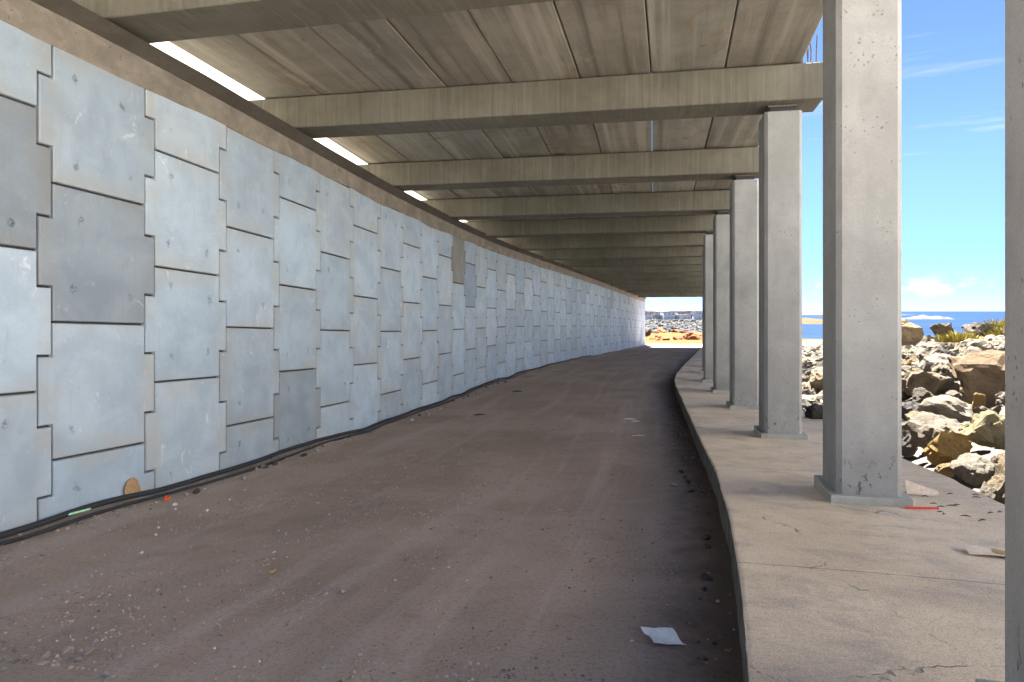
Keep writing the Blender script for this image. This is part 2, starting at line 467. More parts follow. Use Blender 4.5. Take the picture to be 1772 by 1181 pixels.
def mat_terrain():
    m, t = new_mat('bare_ground')
    v = t.n('ShaderNodeTexCoord').outputs['Object']
    y = t.n('ShaderNodeSeparateXYZ', {0: v}).outputs[1]
    n1 = t.noise(v, 0.06, 6, 0.65)
    n2 = t.noise(v, 0.8, 6, 0.7)
    n3 = t.noise(v, 9.0, 5, 0.7)
    near = t.mix(t.ramp(n2, 0.35, 0.65), (0.105, 0.056, 0.024), (0.135, 0.076, 0.034))
    bedc = t.mix(t.ramp(n2, 0.35, 0.65), (0.075, 0.068, 0.060), (0.12, 0.11, 0.096))
    near = t.mix(t.ramp(y, 66.0, 74.0), bedc, near)
    far = t.mix(t.ramp(n1, 0.40, 0.60), (0.052, 0.056, 0.060), (0.026, 0.029, 0.032))
    c = t.mix(t.ramp(t.math('ADD', y, t.math('MULTIPLY', n1, 60.0)), 190.0, 240.0), near, far)
    c = t.mix(t.ramp(n3, 0.5, 0.75, 0.0, 0.4), c, (0.20, 0.14, 0.09))
    bounce_ground = t.mix(t.ramp(n2, 0.3, 0.7), (0.56, 0.53, 0.48), (0.64, 0.61, 0.56))  # pale unseen yard and bank, added to bounce sunlight into the gallery
    xx = t.n('ShaderNodeSeparateXYZ', {0: v}).outputs[0]
    bank = t.ramp(t.math('SUBTRACT', xx, y), 3.8, 4.6)  # where the added bounce bank lies
    near_y = t.ramp(y, 35.0, 32.0)
    c = t.mix(t.math('MAXIMUM', t.math('MULTIPLY', bank, near_y), t.ramp(t.math('ADD', y, t.math('MULTIPLY', n1, 2.0)), 1.6, 0.4)), c, bounce_ground)
    finish(t, c, 0.95, n3, 0.03, 0.8, 0.0)
    return m

M_PANEL = mat_panel()
M_COPING = mat_concrete('coping_concrete', (0.185, 0.165, 0.14), (0.25, 0.226, 0.194), streak=(3, 3, 5), streak_amt=0.45, stain=(0.14, 0.12, 0.10), stain_amt=0.55, pits=0.6, bump=0.012, tint=False, big=1.6)
M_CAP = mat_concrete('cap_concrete', (0.056, 0.050, 0.042), (0.078, 0.070, 0.060), streak=(3, 3, 9), streak_amt=0.25, bump=0.006, tint=False)
M_JOINT = simple_mat('joint_backing', (0.05, 0.05, 0.05), 0.95)  # dark grey backing that shows in the panel joints
M_COLUMN = mat_concrete('column_concrete', (0.255, 0.260, 0.255), (0.326, 0.332, 0.326), streak=(5, 5, 1.0), streak_amt=0.15, pits=0.55, low_pits=True, bump=0.004, big=1.2)
M_PLINTH = mat_concrete('plinth_concrete', (0.34, 0.35, 0.32), (0.43, 0.44, 0.40), streak_amt=0.15, bump=0.003, big=2.0)
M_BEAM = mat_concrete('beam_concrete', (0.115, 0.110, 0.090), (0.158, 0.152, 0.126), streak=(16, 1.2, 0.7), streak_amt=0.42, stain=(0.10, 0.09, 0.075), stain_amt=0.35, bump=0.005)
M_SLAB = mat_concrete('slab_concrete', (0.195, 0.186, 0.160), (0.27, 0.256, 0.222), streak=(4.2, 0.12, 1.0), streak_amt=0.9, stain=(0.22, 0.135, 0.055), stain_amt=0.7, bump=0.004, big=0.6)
M_DECK = mat_concrete('deck_topping', (0.40, 0.39, 0.37), (0.48, 0.47, 0.44), tint=False)
M_GUNITE = mat_concrete('sprayed_concrete', (0.52, 0.47, 0.39), (0.62, 0.57, 0.48), streak_amt=0.2, bump=0.03, tint=False)
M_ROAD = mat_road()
M_PAVE = mat_pavement()
M_ROCK = mat_rock()
M_SEA = mat_sea()
M_GROUND = mat_terrain()
M_RUBBER = simple_mat('black_rubber', (0.028, 0.031, 0.036), 0.55, 0.2)
M_STEEL = simple_mat('rusty_steel', (0.11, 0.09, 0.085), 0.6, 0.3)
M_CARD = simple_mat('cardboard', (0.34, 0.22, 0.12), 0.9, 0.2)
M_PAPER = simple_mat('white_paper', (0.84, 0.82, 0.75), 0.8, 0.08)
M_PAPER_TAN = simple_mat('stained_paper', (0.74, 0.62, 0.48), 0.85, 0.12)
M_OCHRE = simple_mat('ochre_print', (0.42, 0.29, 0.10), 0.85, 0.2)
M_RED = simple_mat('red_paint', (0.62, 0.05, 0.03), 0.5, 0.1)
M_ORANGE = simple_mat('orange_plastic', (0.75, 0.11, 0.03), 0.45, 0.15)
M_GREEN = simple_mat('pale_green_plastic', (0.42, 0.75, 0.48), 0.45, 0.1)
M_LEAF = simple_mat('dry_leaf', (0.36, 0.22, 0.08), 0.8, 0.3)
M_STONE = simple_mat('pale_stone', (0.30, 0.275, 0.255), 0.95, 0.35, 60.0, 0.006)
M_BITS = simple_mat('white_fragments', (0.62, 0.60, 0.57), 0.9, 0.2, 60.0, 0.004)
M_GRAVEL = simple_mat('gravel_stone', (0.29, 0.24, 0.21), 0.95, 0.6, 7.0, 0.004)
M_CLOD = simple_mat('dark_soil', (0.075, 0.056, 0.045), 0.95, 0.3, 40.0, 0.006)
M_SHRUB = simple_mat('dry_shrub', (0.24, 0.20, 0.045), 0.8, 0.4, 6.0, 0.0)
M_SAND = simple_mat('beach_sand', (0.075, 0.060, 0.040), 0.95, 0.15, 0.05, 0.0, 0.0)
M_SEAROCK = simple_mat('wet_rock', (0.05, 0.05, 0.055), 0.7, 0.3, 0.3, 0.0)
M_HOUSE = simple_mat('white_render', (0.60, 0.59, 0.57), 0.9, 0.06, 0.5, 0.0)
M_TERRACOTTA = simple_mat('pink_render', (0.48, 0.34, 0.28), 0.9, 0.08, 0.5, 0.0)
M_GREYHOUSE = simple_mat('grey_render', (0.30, 0.31, 0.33), 0.9, 0.08, 0.5, 0.0)
M_GLASS = simple_mat('dark_window', (0.05, 0.06, 0.07), 0.3, 0.1)

# ------------------------------------------------------------------ setting: sea and terrain
SEA_Z = -8.0
def kx(y): return np.interp(y, PATH[:, 1], PATH[:, 0])

mesh_obj('sea', [(-40000, -40000, SEA_Z), (40000, -40000, SEA_Z), (40000, 60000, SEA_Z), (-40000, 60000, SEA_Z)], [(0, 1, 2, 3)], M_SEA)
tag(bpy.data.objects['sea'], kind='structure')

S_END = s_at_y(80.0)
def rock_bed(sv, wv):
    """height of the rock-armour surface; w = metres right of the pavement edge"""
    y = y_of(sv)
    peak = np.interp(y, [0, 20, 36, 80], [1.95, 2.0, 1.12, 0.9])
    p = np.interp(wv, [-1, 0, 0.4, 2.5, 3.6, 5.5, 8.0, 10.5, 14, 19, 26], [-.55, -.5, -.30, .40, .82, 1.2, 1.75, 1.7, .2, -3.5, -7.5])
    p = np.where(p > 0, p * peak / 1.75, p)
    return z_plat(sv) + p

def terrain_h(X, Y):
    yk = np.clip(Y, -14, 97)
    s = np.interp(yk, PATH[:, 1], SS)
    h = np.interp(s, SS, HEAD)
    v = (X - np.interp(yk, PATH[:, 1], PATH[:, 0])) * np.cos(h)
    s2 = s + np.clip(v, -40, 40) * np.sin(h)      # station of the foot point
    zr = np.minimum(z_road_k(s2), z_road_w(s2)) - 0.25
    rb = np.maximum(rock_bed(s2, np.clip(v - 2.5, -1, 26)) - 0.35, -12.0)
    left = zr + np.clip(-v - 9.5, 0, 12) * 0.0
    land = np.where(v > 2.3, np.minimum(rb, zr + 20), left)
    land = np.where((v > 2.3) & (v < 2.55), zr, land)
    # beyond the gallery: open dirt, then the low coast of the town
    fz = np.interp(Y, [80, 90, 165, 200, 260, 500, 900, 1600, 2600], [-4.45, -4.45, -5.2, -6.6, -7.4, -7.2, -6.4, -4.6, -8])
    coast = np.interp(Y, [60, 90, 140, 200, 320, 600, 1200, 2600], [30, 36, 46, 66, 112, 190, 330, 600])
    fz = fz + 0.35 * fbm(X * 0.05, Y * 0.05, 3) - np.clip((X - coast) * 0.25, 0, 8)
    k = np.clip((Y - 80) / 6, 0, 1)
    z = land * (1 - k) + fz * k
    # right of and behind the viewer: pale sand bank, added unseen to bounce sunlight inside
    t = (X - 4.6 - 1.0 * np.maximum(Y, -3)) * 0.75
    return np.where(Y < 34, np.maximum(z, np.minimum(-2.4 + t, np.interp(Y, [14, 34], [13.0, -7.0]) + 0.5 * fbm(X * .15, Y * .15, 3))), z)

gx = np.concatenate([np.linspace(-900, -60, 20), np.linspace(-55, -16, 14), np.arange(-15, 36, 0.5), np.linspace(37, 80, 30), np.linspace(90, 700, 62)])
gy = np.concatenate([np.linspace(-300, -16, 14), np.arange(-15, 100, 0.8), np.linspace(102, 260, 50), np.linspace(275, 2600, 70)])
GX, GY = np.meshgrid(gx, gy)
GZ = terrain_h(GX, GY)
nx, ny = len(gx), len(gy)
idx = np.arange(nx * ny).reshape(ny, nx)
F = np.stack([idx[:-1, :-1], idx[:-1, 1:], idx[1:, 1:], idx[1:, :-1]], -1).reshape(-1, 4)
g = mesh_obj('ground', np.stack([GX, GY, GZ], -1).reshape(-1, 3), F, M_GROUND, smooth=True)
tag(g, kind='structure')

# hillside of sprayed concrete behind the retaining wall
ss = np.concatenate([np.arange(s_at_y(-13), S_END + 3, 1.0)])
vs, fs = [], []
prof = [(-7.3, -3.0), (-8.9, 0.0), (-9.5, 0.75), (-11.5, 3.0), (-14.0, 5.0), (-30, 7.0)]
for i, s in enumerate(ss):
    for j, (v, dz) in enumerate(prof):
        x, y = pt(s, v)
        jit = 0.12 * fbm(s * 0.6, v * 0.9 + 5, 3) if j > 0 else 0
        vs.append((x, y, z_wall(s) + dz + jit))
n = len(prof)
for i in range(len(ss) - 1):
    for j in range(n - 1):
        fs.append((i * n + j, i * n + j + 1, (i + 1) * n + j + 1, (i + 1) * n + j))
tag(mesh_obj('hillside', vs, fs, M_GUNITE, smooth=True), kind='structure')

# sand spit across the bay and reefs
def mound(name, x0, x1, y0, y1, h, mat, seed, nx=60, ny=10, zb=SEA_Z - 0.3):
    xs = np.linspace(0, 1, nx); ys = np.linspace(0, 1, ny)
    A, B = np.meshgrid(xs, ys)
    prof = np.clip(np.sin(np.pi * A), 0, 1) ** 0.5 * np.clip(np.sin(np.pi * B), 0, 1) ** 0.6
    Z = zb + h * prof * (1 + 0.5 * fbm(A * 9 + seed, B * 3, 3)) + 0.02
    idx = np.arange(nx * ny).reshape(ny, nx)
    F = np.stack([idx[:-1, :-1], idx[:-1, 1:], idx[1:, 1:], idx[1:, :-1]], -1).reshape(-1, 4)
    return mesh_obj(name, np.stack([x0 + A * (x1 - x0), y0 + B * (y1 - y0), Z], -1).reshape(-1, 3), F, mat, smooth=True)
tag(mound('sand_spit', 172, 232, 430, 600, 3.2, M_SAND, 1), kind='structure')
tag(mound('low_headland', 150, 900, 1500, 1900, 9.0, M_SEAROCK, 4), kind='structure')
tag(mound('sea_reef', 395, 440, 690, 720, 3.6, M_SEAROCK, 9, 40, 8), 'low dark reef awash in surf beyond the boulders', 'reef')

# ------------------------------------------------------------------ road
sg = [s_at_y(-13)]
while sg[-1] < s_at_y(87):
    yy = y_of(sg[-1]); sg.append(sg[-1] + (0.35 if yy < 2.5 else 0.05 + max(0, yy - 4) * 0.008))
sg = np.array(sg)
vg = np.concatenate([np.arange(-7.3, -6.2, 0.06), np.arange(-6.2, -0.6, 0.09), np.arange(-0.6, 0.14, 0.05)])
Sg, Vg = np.meshgrid(sg, vg, indexing='ij')
Xg, Yg = pt(Sg, Vg)
Zg = road_z(Sg, np.minimum(Vg, 0))
ns, nv = len(sg), len(vg)
idx = np.arange(ns * nv).reshape(ns, nv)
F = np.stack([idx[:-1, :-1], idx[:-1, 1:], idx[1:, 1:], idx[1:, :-1]], -1).reshape(-1, 4)
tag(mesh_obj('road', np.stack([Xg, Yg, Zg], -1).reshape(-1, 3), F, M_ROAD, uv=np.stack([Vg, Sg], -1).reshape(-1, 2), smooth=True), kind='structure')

# ------------------------------------------------------------------ pavement with its kerb
sg = [s_at_y(-13)]
while sg[-1] < s_at_y(84):
    yy = y_of(sg[-1]); sg.append(sg[-1] + (0.3 if yy < 2 else 0.07 + max(0, yy - 4) * 0.01))
sg = np.array(sg)
top_v = np.linspace(0.02, 2.48, 36)
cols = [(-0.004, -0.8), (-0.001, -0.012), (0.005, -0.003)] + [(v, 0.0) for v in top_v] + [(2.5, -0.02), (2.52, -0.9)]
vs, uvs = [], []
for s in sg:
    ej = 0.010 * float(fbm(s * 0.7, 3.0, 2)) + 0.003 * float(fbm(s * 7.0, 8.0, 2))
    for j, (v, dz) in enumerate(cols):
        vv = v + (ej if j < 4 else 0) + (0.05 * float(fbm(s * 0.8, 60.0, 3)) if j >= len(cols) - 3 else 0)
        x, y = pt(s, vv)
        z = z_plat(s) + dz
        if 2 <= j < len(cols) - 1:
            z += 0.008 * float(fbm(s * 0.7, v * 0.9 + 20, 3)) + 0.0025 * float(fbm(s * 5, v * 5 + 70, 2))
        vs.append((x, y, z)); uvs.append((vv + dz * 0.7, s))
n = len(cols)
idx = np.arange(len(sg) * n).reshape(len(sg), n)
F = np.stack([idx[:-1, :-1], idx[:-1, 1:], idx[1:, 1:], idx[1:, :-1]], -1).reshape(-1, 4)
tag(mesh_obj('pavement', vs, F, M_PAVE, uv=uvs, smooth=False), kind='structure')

# ------------------------------------------------------------------ retaining wall
P_W = 1.5
GAP = 0.013
wx, wy = pt(SS, V_WALL)
# wall boundary seen in the photo at (X -4.54, Y 8.885)
W_ARC = np.concatenate([[0], np.cumsum(np.hypot(np.diff(wx), np.diff(wy)))])
a0 = float(np.interp(8.885, wy, W_ARC))
def s_of_arc(a): return float(np.interp(a, W_ARC, SS))
K0 = -int((a0 - np.interp(-11.0, wy, W_ARC)) / P_W)
K1 = int((np.interp(81.5, wy, W_ARC) - a0) / P_W)
ox, oy = pt(s_of_arc(a0), V_WALL)
wall = empty('retaining_wall', (float(ox), float(oy), float(z_road_w(s_of_arc(a0)))))
tag(wall, 'long curving retaining wall of interlocking pale concrete panels', 'wall')
wall_inv = Matrix.Translation(-Vector(wall.location))

def outline(b0, b1):
    """axis-aligned cross-shaped outline, a across, b downwards from the panel top, clipped to b0..b1"""
    st = 0.085
    n_, w_ = 0.75 - st - GAP, 0.75 + st - GAP
    q1, q2, B0, B1 = 0.375 + GAP, 1.125 - GAP, GAP, 1.5 - GAP
    right = [(n_, B0), (n_, q1), (w_, q1), (w_, q2), (n_, q2), (n_, B1)]
    lo, hi = max(b0, B0), min(b1, B1)
    if hi - lo < 0.04: return None
    pts = []
    def width(b): return w_ if q1 <= b <= q2 else n_
    pts.append((width(lo + 1e-6), lo))
    for (a, b), (a2, b2) in zip(right[:-1], right[1:]):
        if b == b2 and lo < b < hi:
            pts += [(a, b), (a2, b2)]
    pts.append((width(hi - 1e-6), hi))
    return pts + [(-a, b) for a, b in reversed(pts)]

def offset_poly(pts, d):
    out = []
    n = len(pts)
    for i in range(n):
        p0, p1, p2 = pts[i - 1], pts[i], pts[(i + 1) % n]
        def nrm(a, b):
            dx, dy = b[0] - a[0], b[1] - a[1]; l = math.hypot(dx, dy)
            return (-dy / l, dx / l)
        n1, n2 = nrm(p0, p1), nrm(p1, p2)
        out.append((p1[0] + d * (n1[0] + n2[0]), p1[1] + d * (n1[1] + n2[1])))
    return out

rp = random.Random(11)
def panel_geo(k, top, lo, hi, tilt):
    """vertices of one panel in world space; top = offset of the full panel's top below the wall top"""
    o = outline(lo - top, hi - top)
    if o is None: return None
    rings = [(offset_poly(o, 0.010), 0.0), (o, -0.012), (o, -0.14)]
    ac = a0 + (k + 0.5) * P_W
    s_c = s_of_arc(ac)
    vs, uv = [], []
    for ring, dv in rings:
        for a, b in ring:
            s = s_of_arc(ac + a)
            x, y = pt(s, V_WALL + dv + tilt)
            zt = z_wall(s)
            vs.append((float(x), float(y), float(zt - top - b)))
            uv.append((a, 0.75 - b))
    n = len(o)
    fs = [tuple(range(n))]
    for r in range(2):
        for i in range(n):
            j = (i + 1) % n
            fs.append((r * n + i, (r + 1) * n + i, (r + 1) * n + j, r * n + j))
    return vs, fs, uv

COPE_B = 0.50
items = []
for k in range(K0, K1):
    typ_a = (k % 2 == -1 % 2)           # the column left of the measured joint starts with a full panel
    tops = [COPE_B, COPE_B + 1.5, COPE_B + 3.0, COPE_B + 4.5] if typ_a else [COPE_B - 0.75, COPE_B + 0.75, COPE_B + 2.25, COPE_B + 3.75, COPE_B + 5.25]
    for r, tp in enumerate(tops):
        geo = panel_geo(k, tp, COPE_B - 0.02, 6.05, rp.uniform(-0.003, 0.003))
        if geo: items.append((k, r, geo))
DARK = {(-2, 1): (0.60, 0.58, 0.56), (-1, 1): (0.68, 0.66, 0.65), (-1, 0): (0.86, 0.86, 0.86), (-2, 0): (0.85, 0.84, 0.82), (9, 0): (0.62, 0.52, 0.42), (2, 3): (0.72, 0.71, 0.70), (10, 1): (0.72, 0.74, 0.78)}
DARKLAB = {(-2, 1): 'dark grey weathered panel', (-1, 1): 'grey stained panel with a paler middle', (9, 0): 'brown stained panel', (2, 3): 'grey streaked panel at the foot of the wall', (10, 1): 'darker blue grey panel'}
single = [it for it in items if -3 <= it[0] <= 19]
single = sorted(single, key=lambda it: (it[0] < -2, it[0]))[:99]
rest = [it for it in items if it not in single]
for k, r, (vs, fs, uv) in single:
    c = Vector((0, 0, 0))
    for v in vs[:len(vs) // 3]: c += Vector(v)
    c /= (len(vs) // 3)
    o = mesh_obj('wall_panel', [Vector(v) - c for v in vs], fs, M_PANEL, wall, loc=c - wall.location, uv=uv)
    f = rp.uniform(0.88, 1.08); wmt = rp.uniform(-0.02, 0.03)
    o.color = (*DARK.get((k, r), (f * (1 + wmt), f, f * (1 - wmt))), 1)
    if (k, r) in DARKLAB: o['label'] = DARKLAB[(k, r)]
# the many far panels as one part; colours come from a few joined groups' shared random
VS, FS, UV = [], [], []
for k, r, (vs, fs, uv) in rest:
    b = len(VS)
    du = rp.uniform(-1, 1) * 0
    VS += [tuple(Vector(v) - wall.location) for v in vs]; FS += [tuple(i + b for i in f) for f in fs]; UV += uv
o = mesh_obj('wall_panels', VS, FS, None, wall, uv=UV)
o['kind'] = 'stuff'
def mat_panel_far():
    m = M_PANEL.copy(); m.name = 'panel_concrete_far'
    t = m.node_tree
    attr = t.nodes.new('ShaderNodeAttribute'); attr.attribute_name = 'tint'
    oi = [n for n in t.nodes if n.type == 'OBJECT_INFO'][0]
    for l in list(t.links):
        if l.from_node == oi:
            to = l.to_socket
            src = attr.outputs['Fac'] if l.from_socket.name == 'Random' else attr.outputs['Color']
            t.links.remove(l); t.links.new(src, to)
    return m
o.data.materials.append(mat_panel_far())
at = o.data.attributes.new('tint', 'FLOAT_COLOR', 'FACE')
cols_ = []
for k, r, (vs, fs, uv) in rest:
    f = rp.uniform(0.86, 1.08); wmt = rp.uniform(-0.02, 0.03)
    if rp.random() < 0.06: f *= 0.8
    cols_ += [(f * (1 + wmt), f, f * (1 - wmt), 1)] * len(fs)
at.data.foreach_set('color', np.array(cols_, dtype=np.float32).ravel())

def sweep(name, prof, s0, s1, zf, mat, parent, step=0.4, jit=None, caps=True):
    ss = np.arange(s0, s1, step); vs, fs = [], []
    n = len(prof)
    off = Vector(parent.location) if parent else Vector((0, 0, 0))
    for s in ss:
        for j, (v, dz) in enumerate(prof):
            dv, ddz = jit(s, j) if jit else (0, 0)
            x, y = pt(s, v + dv)
            vs.append(Vector((float(x), float(y), float(zf(s) + dz + ddz))) - off)
    for i in range(len(ss) - 1):
        for j in range(n):
            fs.append((i * n + j, i * n + (j + 1) % n, (i + 1) * n + (j + 1) % n, (i + 1) * n + j))
    if caps:
        fs.append(tuple(range(n))); fs.append(tuple((len(ss) - 1) * n + j for j in range(n))[::-1])
    return mesh_obj(name, vs, fs, mat, parent)
sw0, sw1 = s_of_arc(a0 + K0 * P_W), s_of_arc(a0 + K1 * P_W)
sweep('backing', [(V_WALL - 0.07, -6.3), (V_WALL - 0.07, -0.3), (V_WALL - 0.4, -0.3), (V_WALL - 0.4, -6.3)], sw0, sw1, z_wall, M_JOINT, wall)
sweep('coping', [(V_WALL + 0.004, -0.52), (V_WALL + 0.010, -0.505), (V_WALL + 0.014, -0.175), (V_WALL - 0.33, -0.175), (V_WALL - 0.33, -0.52)], sw0 - 0.1, sw1 + 0.1, z_wall, M_COPING, wall,
      step=0.12, jit=lambda s, j: (0.004 * float(fbm(s * 2, j * 3.0, 2)), 0.022 * float(fbm(s * 1.1, 5.0, 3)) if j < 2 else 0))
sweep('coping_cap', [(V_WALL + 0.020, -0.172), (V_WALL + 0.13, -0.012), (V_WALL + 0.12, 0.0), (V_WALL - 0.38, 0.0), (V_WALL - 0.38, -0.172)], sw0 - 0.1, sw1 + 0.1, z_wall, M_CAP, wall,
      step=0.25, jit=lambda s, j: (0.004 * float(fbm(s * 1.2, j * 3.0 + 9, 2)), 0.004 * float(fbm(s * 0.9, 15.0, 2))))

# ------------------------------------------------------------------ columns, beams, deck
ORD = ['first', 'second', 'third', 'fourth', 'fifth', 'sixth', 'seventh', 'eighth', 'ninth', 'tenth', 'eleventh',
       'twelfth', 'thirteenth', 'fourteenth', 'fifteenth', 'sixteenth', 'seventeenth', 'eighteenth']
BAY = 4.56
s_c1 = s_at_y(6.69)
N_COL = 16                      # columns 0..15
def s_col(n): return s_c1 + BAY * (n - 1) + (-0.05 if n == 0 else 0)
CW, CD = 0.555, 0.70
rc = random.Random(5)
for nC in range(N_COL):
    sf = s_col(nC); s = sf + 0.25 + (CD - 0.5) / 2
    v = 1.00 + CW / 2 - (0.10 if nC == 0 else 0.0)
    x, y = pt(s, v); zb0 = float(z_plat(s)) - 0.01; zt = float(z_beam(s)) - 0.135
    h = zt - zb0
    if nC == 0: lab = 'dark shaded side of the concrete column cut off at the right edge'
    elif nC == 1: lab = 'nearest fully visible concrete column, pitted at its foot'
    elif nC == 2: lab = 'concrete column with its bearing pad and beam end in view, behind the pitted one'
    else: lab = ORD[nC - 1] + ' concrete column of the row along the walkway, counted from the pitted one'
    c = empty('concrete_column', (float(x), float(y), zb0), -float(th(s)))
    tag(c, lab, 'column', 'columns carrying the roof along the walkway')
    ch = 0.045
    a, b = CW / 2, CD / 2
    sec = [(-a + ch, -b), (a - ch, -b), (a, -b + ch), (a, b - ch), (a - ch, b), (-a + ch, b), (-a, b - ch), (-a, -b + ch)]
    vs, fs = [], []
    zs = [0.095] + [0.095 + (h - 0.095) * q / 6 for q in range(1, 7)]
    for q, z in enumerate(zs):
        for (px, py) in sec: vs.append((px, py, z))
    for q in range(len(zs) - 1):
        for i in range(8):
            fs.append((q * 8 + i, q * 8 + (i + 1) % 8, (q + 1) * 8 + (i + 1) % 8, (q + 1) * 8 + i))
    fs.append(tuple((len(zs) - 1) * 8 + i for i in range(8)))
    o = mesh_obj('shaft', vs, fs, M_COLUMN, c)
    f = rc.uniform(0.93, 1.06); o.color = (f, f, f, 1)
    bm = bmesh.new(); add_box(bm, -a - 0.065, a + 0.065, -b - 0.065, b + 0.065, -0.04, 0.10, 0.006)
    bm_obj('plinth', bm, M_PLINTH, c)
    bm = bmesh.new(); add_box(bm, -0.19, 0.19, -0.24, 0.24, h + 0.001, h + 0.088, 0.004)
    bm_obj('bearing_pad', bm, M_RUBBER, c)
    bm = bmesh.new(); add_box(bm, -0.22, 0.22, -0.27, 0.27, h + 0.089, h + 0.122, 0.003)
    bm_obj('bearing_plate', bm, M_STEEL, c)

BW, BH = 0.80, 0.55
beam_s = []
for nB in range(N_COL + 1):
    s = s_col(nB) + 0.25 if nB < N_COL else s_col(N_COL - 1) + 0.25 + BAY
    beam_s.append(s)
    x, y = pt(s, 0.0); zb0 = float(z_beam(s)) - 0.011
    lab = {0: 'concrete crossbeam overhead at the gallery mouth', 1: 'near concrete crossbeam cut off by the top of the picture',
           2: 'first fully visible concrete crossbeam, with steel bars standing on its sea end'}.get(nB, ORD[nB - 2] + ' concrete crossbeam down the gallery counted from the fully visible nearest one')
    if nB == N_COL: lab = 'last concrete crossbeam at the far bright mouth of the gallery'
    c = empty('crossbeam', (float(x), float(y), zb0), -float(th(s)))
    tag(c, lab, 'beam', 'crossbeams under the roof slabs')
    bm = bmesh.new(); add_box(bm, -8.35, 1.85, -BW / 2, BW / 2, 0.0, BH, 0.015)
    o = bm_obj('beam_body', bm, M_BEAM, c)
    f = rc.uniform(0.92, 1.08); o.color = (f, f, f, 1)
    bm = bmesh.new(); add_box(bm, -8.3, -7.65, -0.2, 0.2, -6.0, -0.02, 0.01)
    bm_obj('rear_support', bm, M_GUNITE, c)
    if 1 <= nB <= 4:
        for i, (bx, by) in enumerate([(1.62, -0.30), (1.68, -0.22), (1.74, -0.30), (1.60, 0.0), (1.70, 0.12), (1.64, 0.3)]):
            vs, fs = tube([(bx, by, BH - 0.05), (bx + 0.005, by, BH + 0.22), (bx + rc.uniform(-.02, .02), by, BH + 0.45)], 0.011, 6)
            mesh_obj('steel_bar', vs, fs, M_STEEL, c)

SLAB_W, SLAB_R, N_SLAB = 1.140, 1.54, 8
for nB in range(N_COL):
    # first bay, unseen, half laid to let light in; sea-side slabs shade a column
    sa, sb = beam_s[nB] + (0.004 if nB != 1 else -2.6), beam_s[nB + 1] - 0.004 - (2.61 if nB == 0 else 0)  # next bay gets an unseen overhang, added to keep sun off the road
    cx, cy = pt((sa + sb) / 2, -3.0); cz = float(z_beam((sa + sb) / 2)) + BH
    lab = 'unseen half laid bay of roof slabs, added above the camera to shape the light' if nB == 0 else 'nearest bay of streaked roof slabs, in front of the first full crossbeam' if nB < 2 else \
        ORD[nB - 1] + ' bay of roof slabs down the gallery, counted from the nearest visible bay'
    root = empty('roof_bay', (float(cx), float(cy), cz))
    tag(root, lab, 'roof', 'roof bays between the crossbeams')
    off = Vector(root.location)
    def hexa(name, v0, v1, za, zb_, t, mat, gapv=0.009):
        hd = float(th((sa + sb) / 2))
        P4 = []
        for s_, z_ in ((sa, za), (sb, zb_)):
            for v_ in (v0 + gapv, v1 - gapv):
                x_, y_ = pt(s_, v_); P4.append((float(x_), float(y_), z_))
        # local frame: x across, y along, so that streaks follow the slab
        mid = sum((Vector(p) for p in P4), Vector()) / 4
        bm = bmesh.new()
        rot = Matrix.Rotation(hd, 4, 'Z')
        lo_ = [bm.verts.new(rot @ (Vector(p) - mid)) for p in P4]
        up_ = [bm.verts.new(rot @ (Vector(p) - mid + Vector((0, 0, t)))) for p in P4]
        fl = [bm.faces.new([lo_[i] for i in (0, 1, 3, 2)])]
        bm.faces.new([up_[i] for i in (0, 2, 3, 1)])
        for a_, b_ in ((0, 1), (1, 3), (3, 2), (2, 0)):
            bm.faces.new([lo_[a_], up_[a_], up_[b_], lo_[b_]])
        bmesh.ops.bevel(bm, geom=list(fl[0].edges), offset=0.016, segments=1, affect='EDGES')
        o = bm_obj(name, bm, mat, root)
        o.location = mid - off; o.rotation_euler = (0, 0, -hd)
        return o
    za, zb_ = float(z_beam(sa)) + BH - 0.007, float(z_beam(sb)) + BH - 0.007
    for k in range(N_SLAB if nB else 4):
        v1 = SLAB_R - k * SLAB_W; v0 = v1 - SLAB_W
        dz = rc.uniform(0, 0.010)
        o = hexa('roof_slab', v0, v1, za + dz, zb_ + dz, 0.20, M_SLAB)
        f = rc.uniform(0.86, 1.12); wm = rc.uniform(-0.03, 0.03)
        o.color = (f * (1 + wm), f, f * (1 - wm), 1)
    if nB == 0: continue
    # topping poured over the slabs, with a slot left open over one joint
    vj = SLAB_R - 2 * SLAB_W
    hexa('deck_topping', vj + 0.004, SLAB_R - 0.02, za + 0.215, zb_ + 0.215, 0.12, M_DECK, 0.0)
    hexa('deck_topping', SLAB_R - 8 * SLAB_W + 0.02, vj - 0.004, za + 0.215, zb_ + 0.215, 0.12, M_DECK, 0.0)

# ------------------------------------------------------------------ hoses along the wall foot
def ground_pt(s, v, dz=0.0):
    x, y = pt(s, v)
    return Vector((float(x), float(y), float(road_z(s, v)) + dz))
def hose(name, lab, v_of, r, y0, y1, lift):
    ss = np.arange(s_at_y(y0), s_at_y(y1), 0.12)
    zz = [float(road_z(s, v_of(s))) for s in ss]
    zz = np.convolve(np.pad(zz, 4, mode='edge'), np.ones(9) / 9, 'valid')
    pts = []
    for s, z in zip(ss, zz):
        x, y = pt(s, v_of(s)); pts.append((float(x), float(y), z + lift + r * 0.9 + 0.012 * float(fbm(s * 0.5, 33.0, 2))))
    vs, fs = tube(pts, r, 10)
    return tag(mesh_obj(name, vs, fs, M_RUBBER, smooth=True), lab, 'hose', 'black hoses along the wall foot')
hose('black_hose', 'thick black hose lying tight against the foot of the panel wall', lambda s: V_WALL + 0.085 + 0.012 * float(fbm(s * 0.35, 4.0, 2)), 0.033, -3, 46, 0.03)
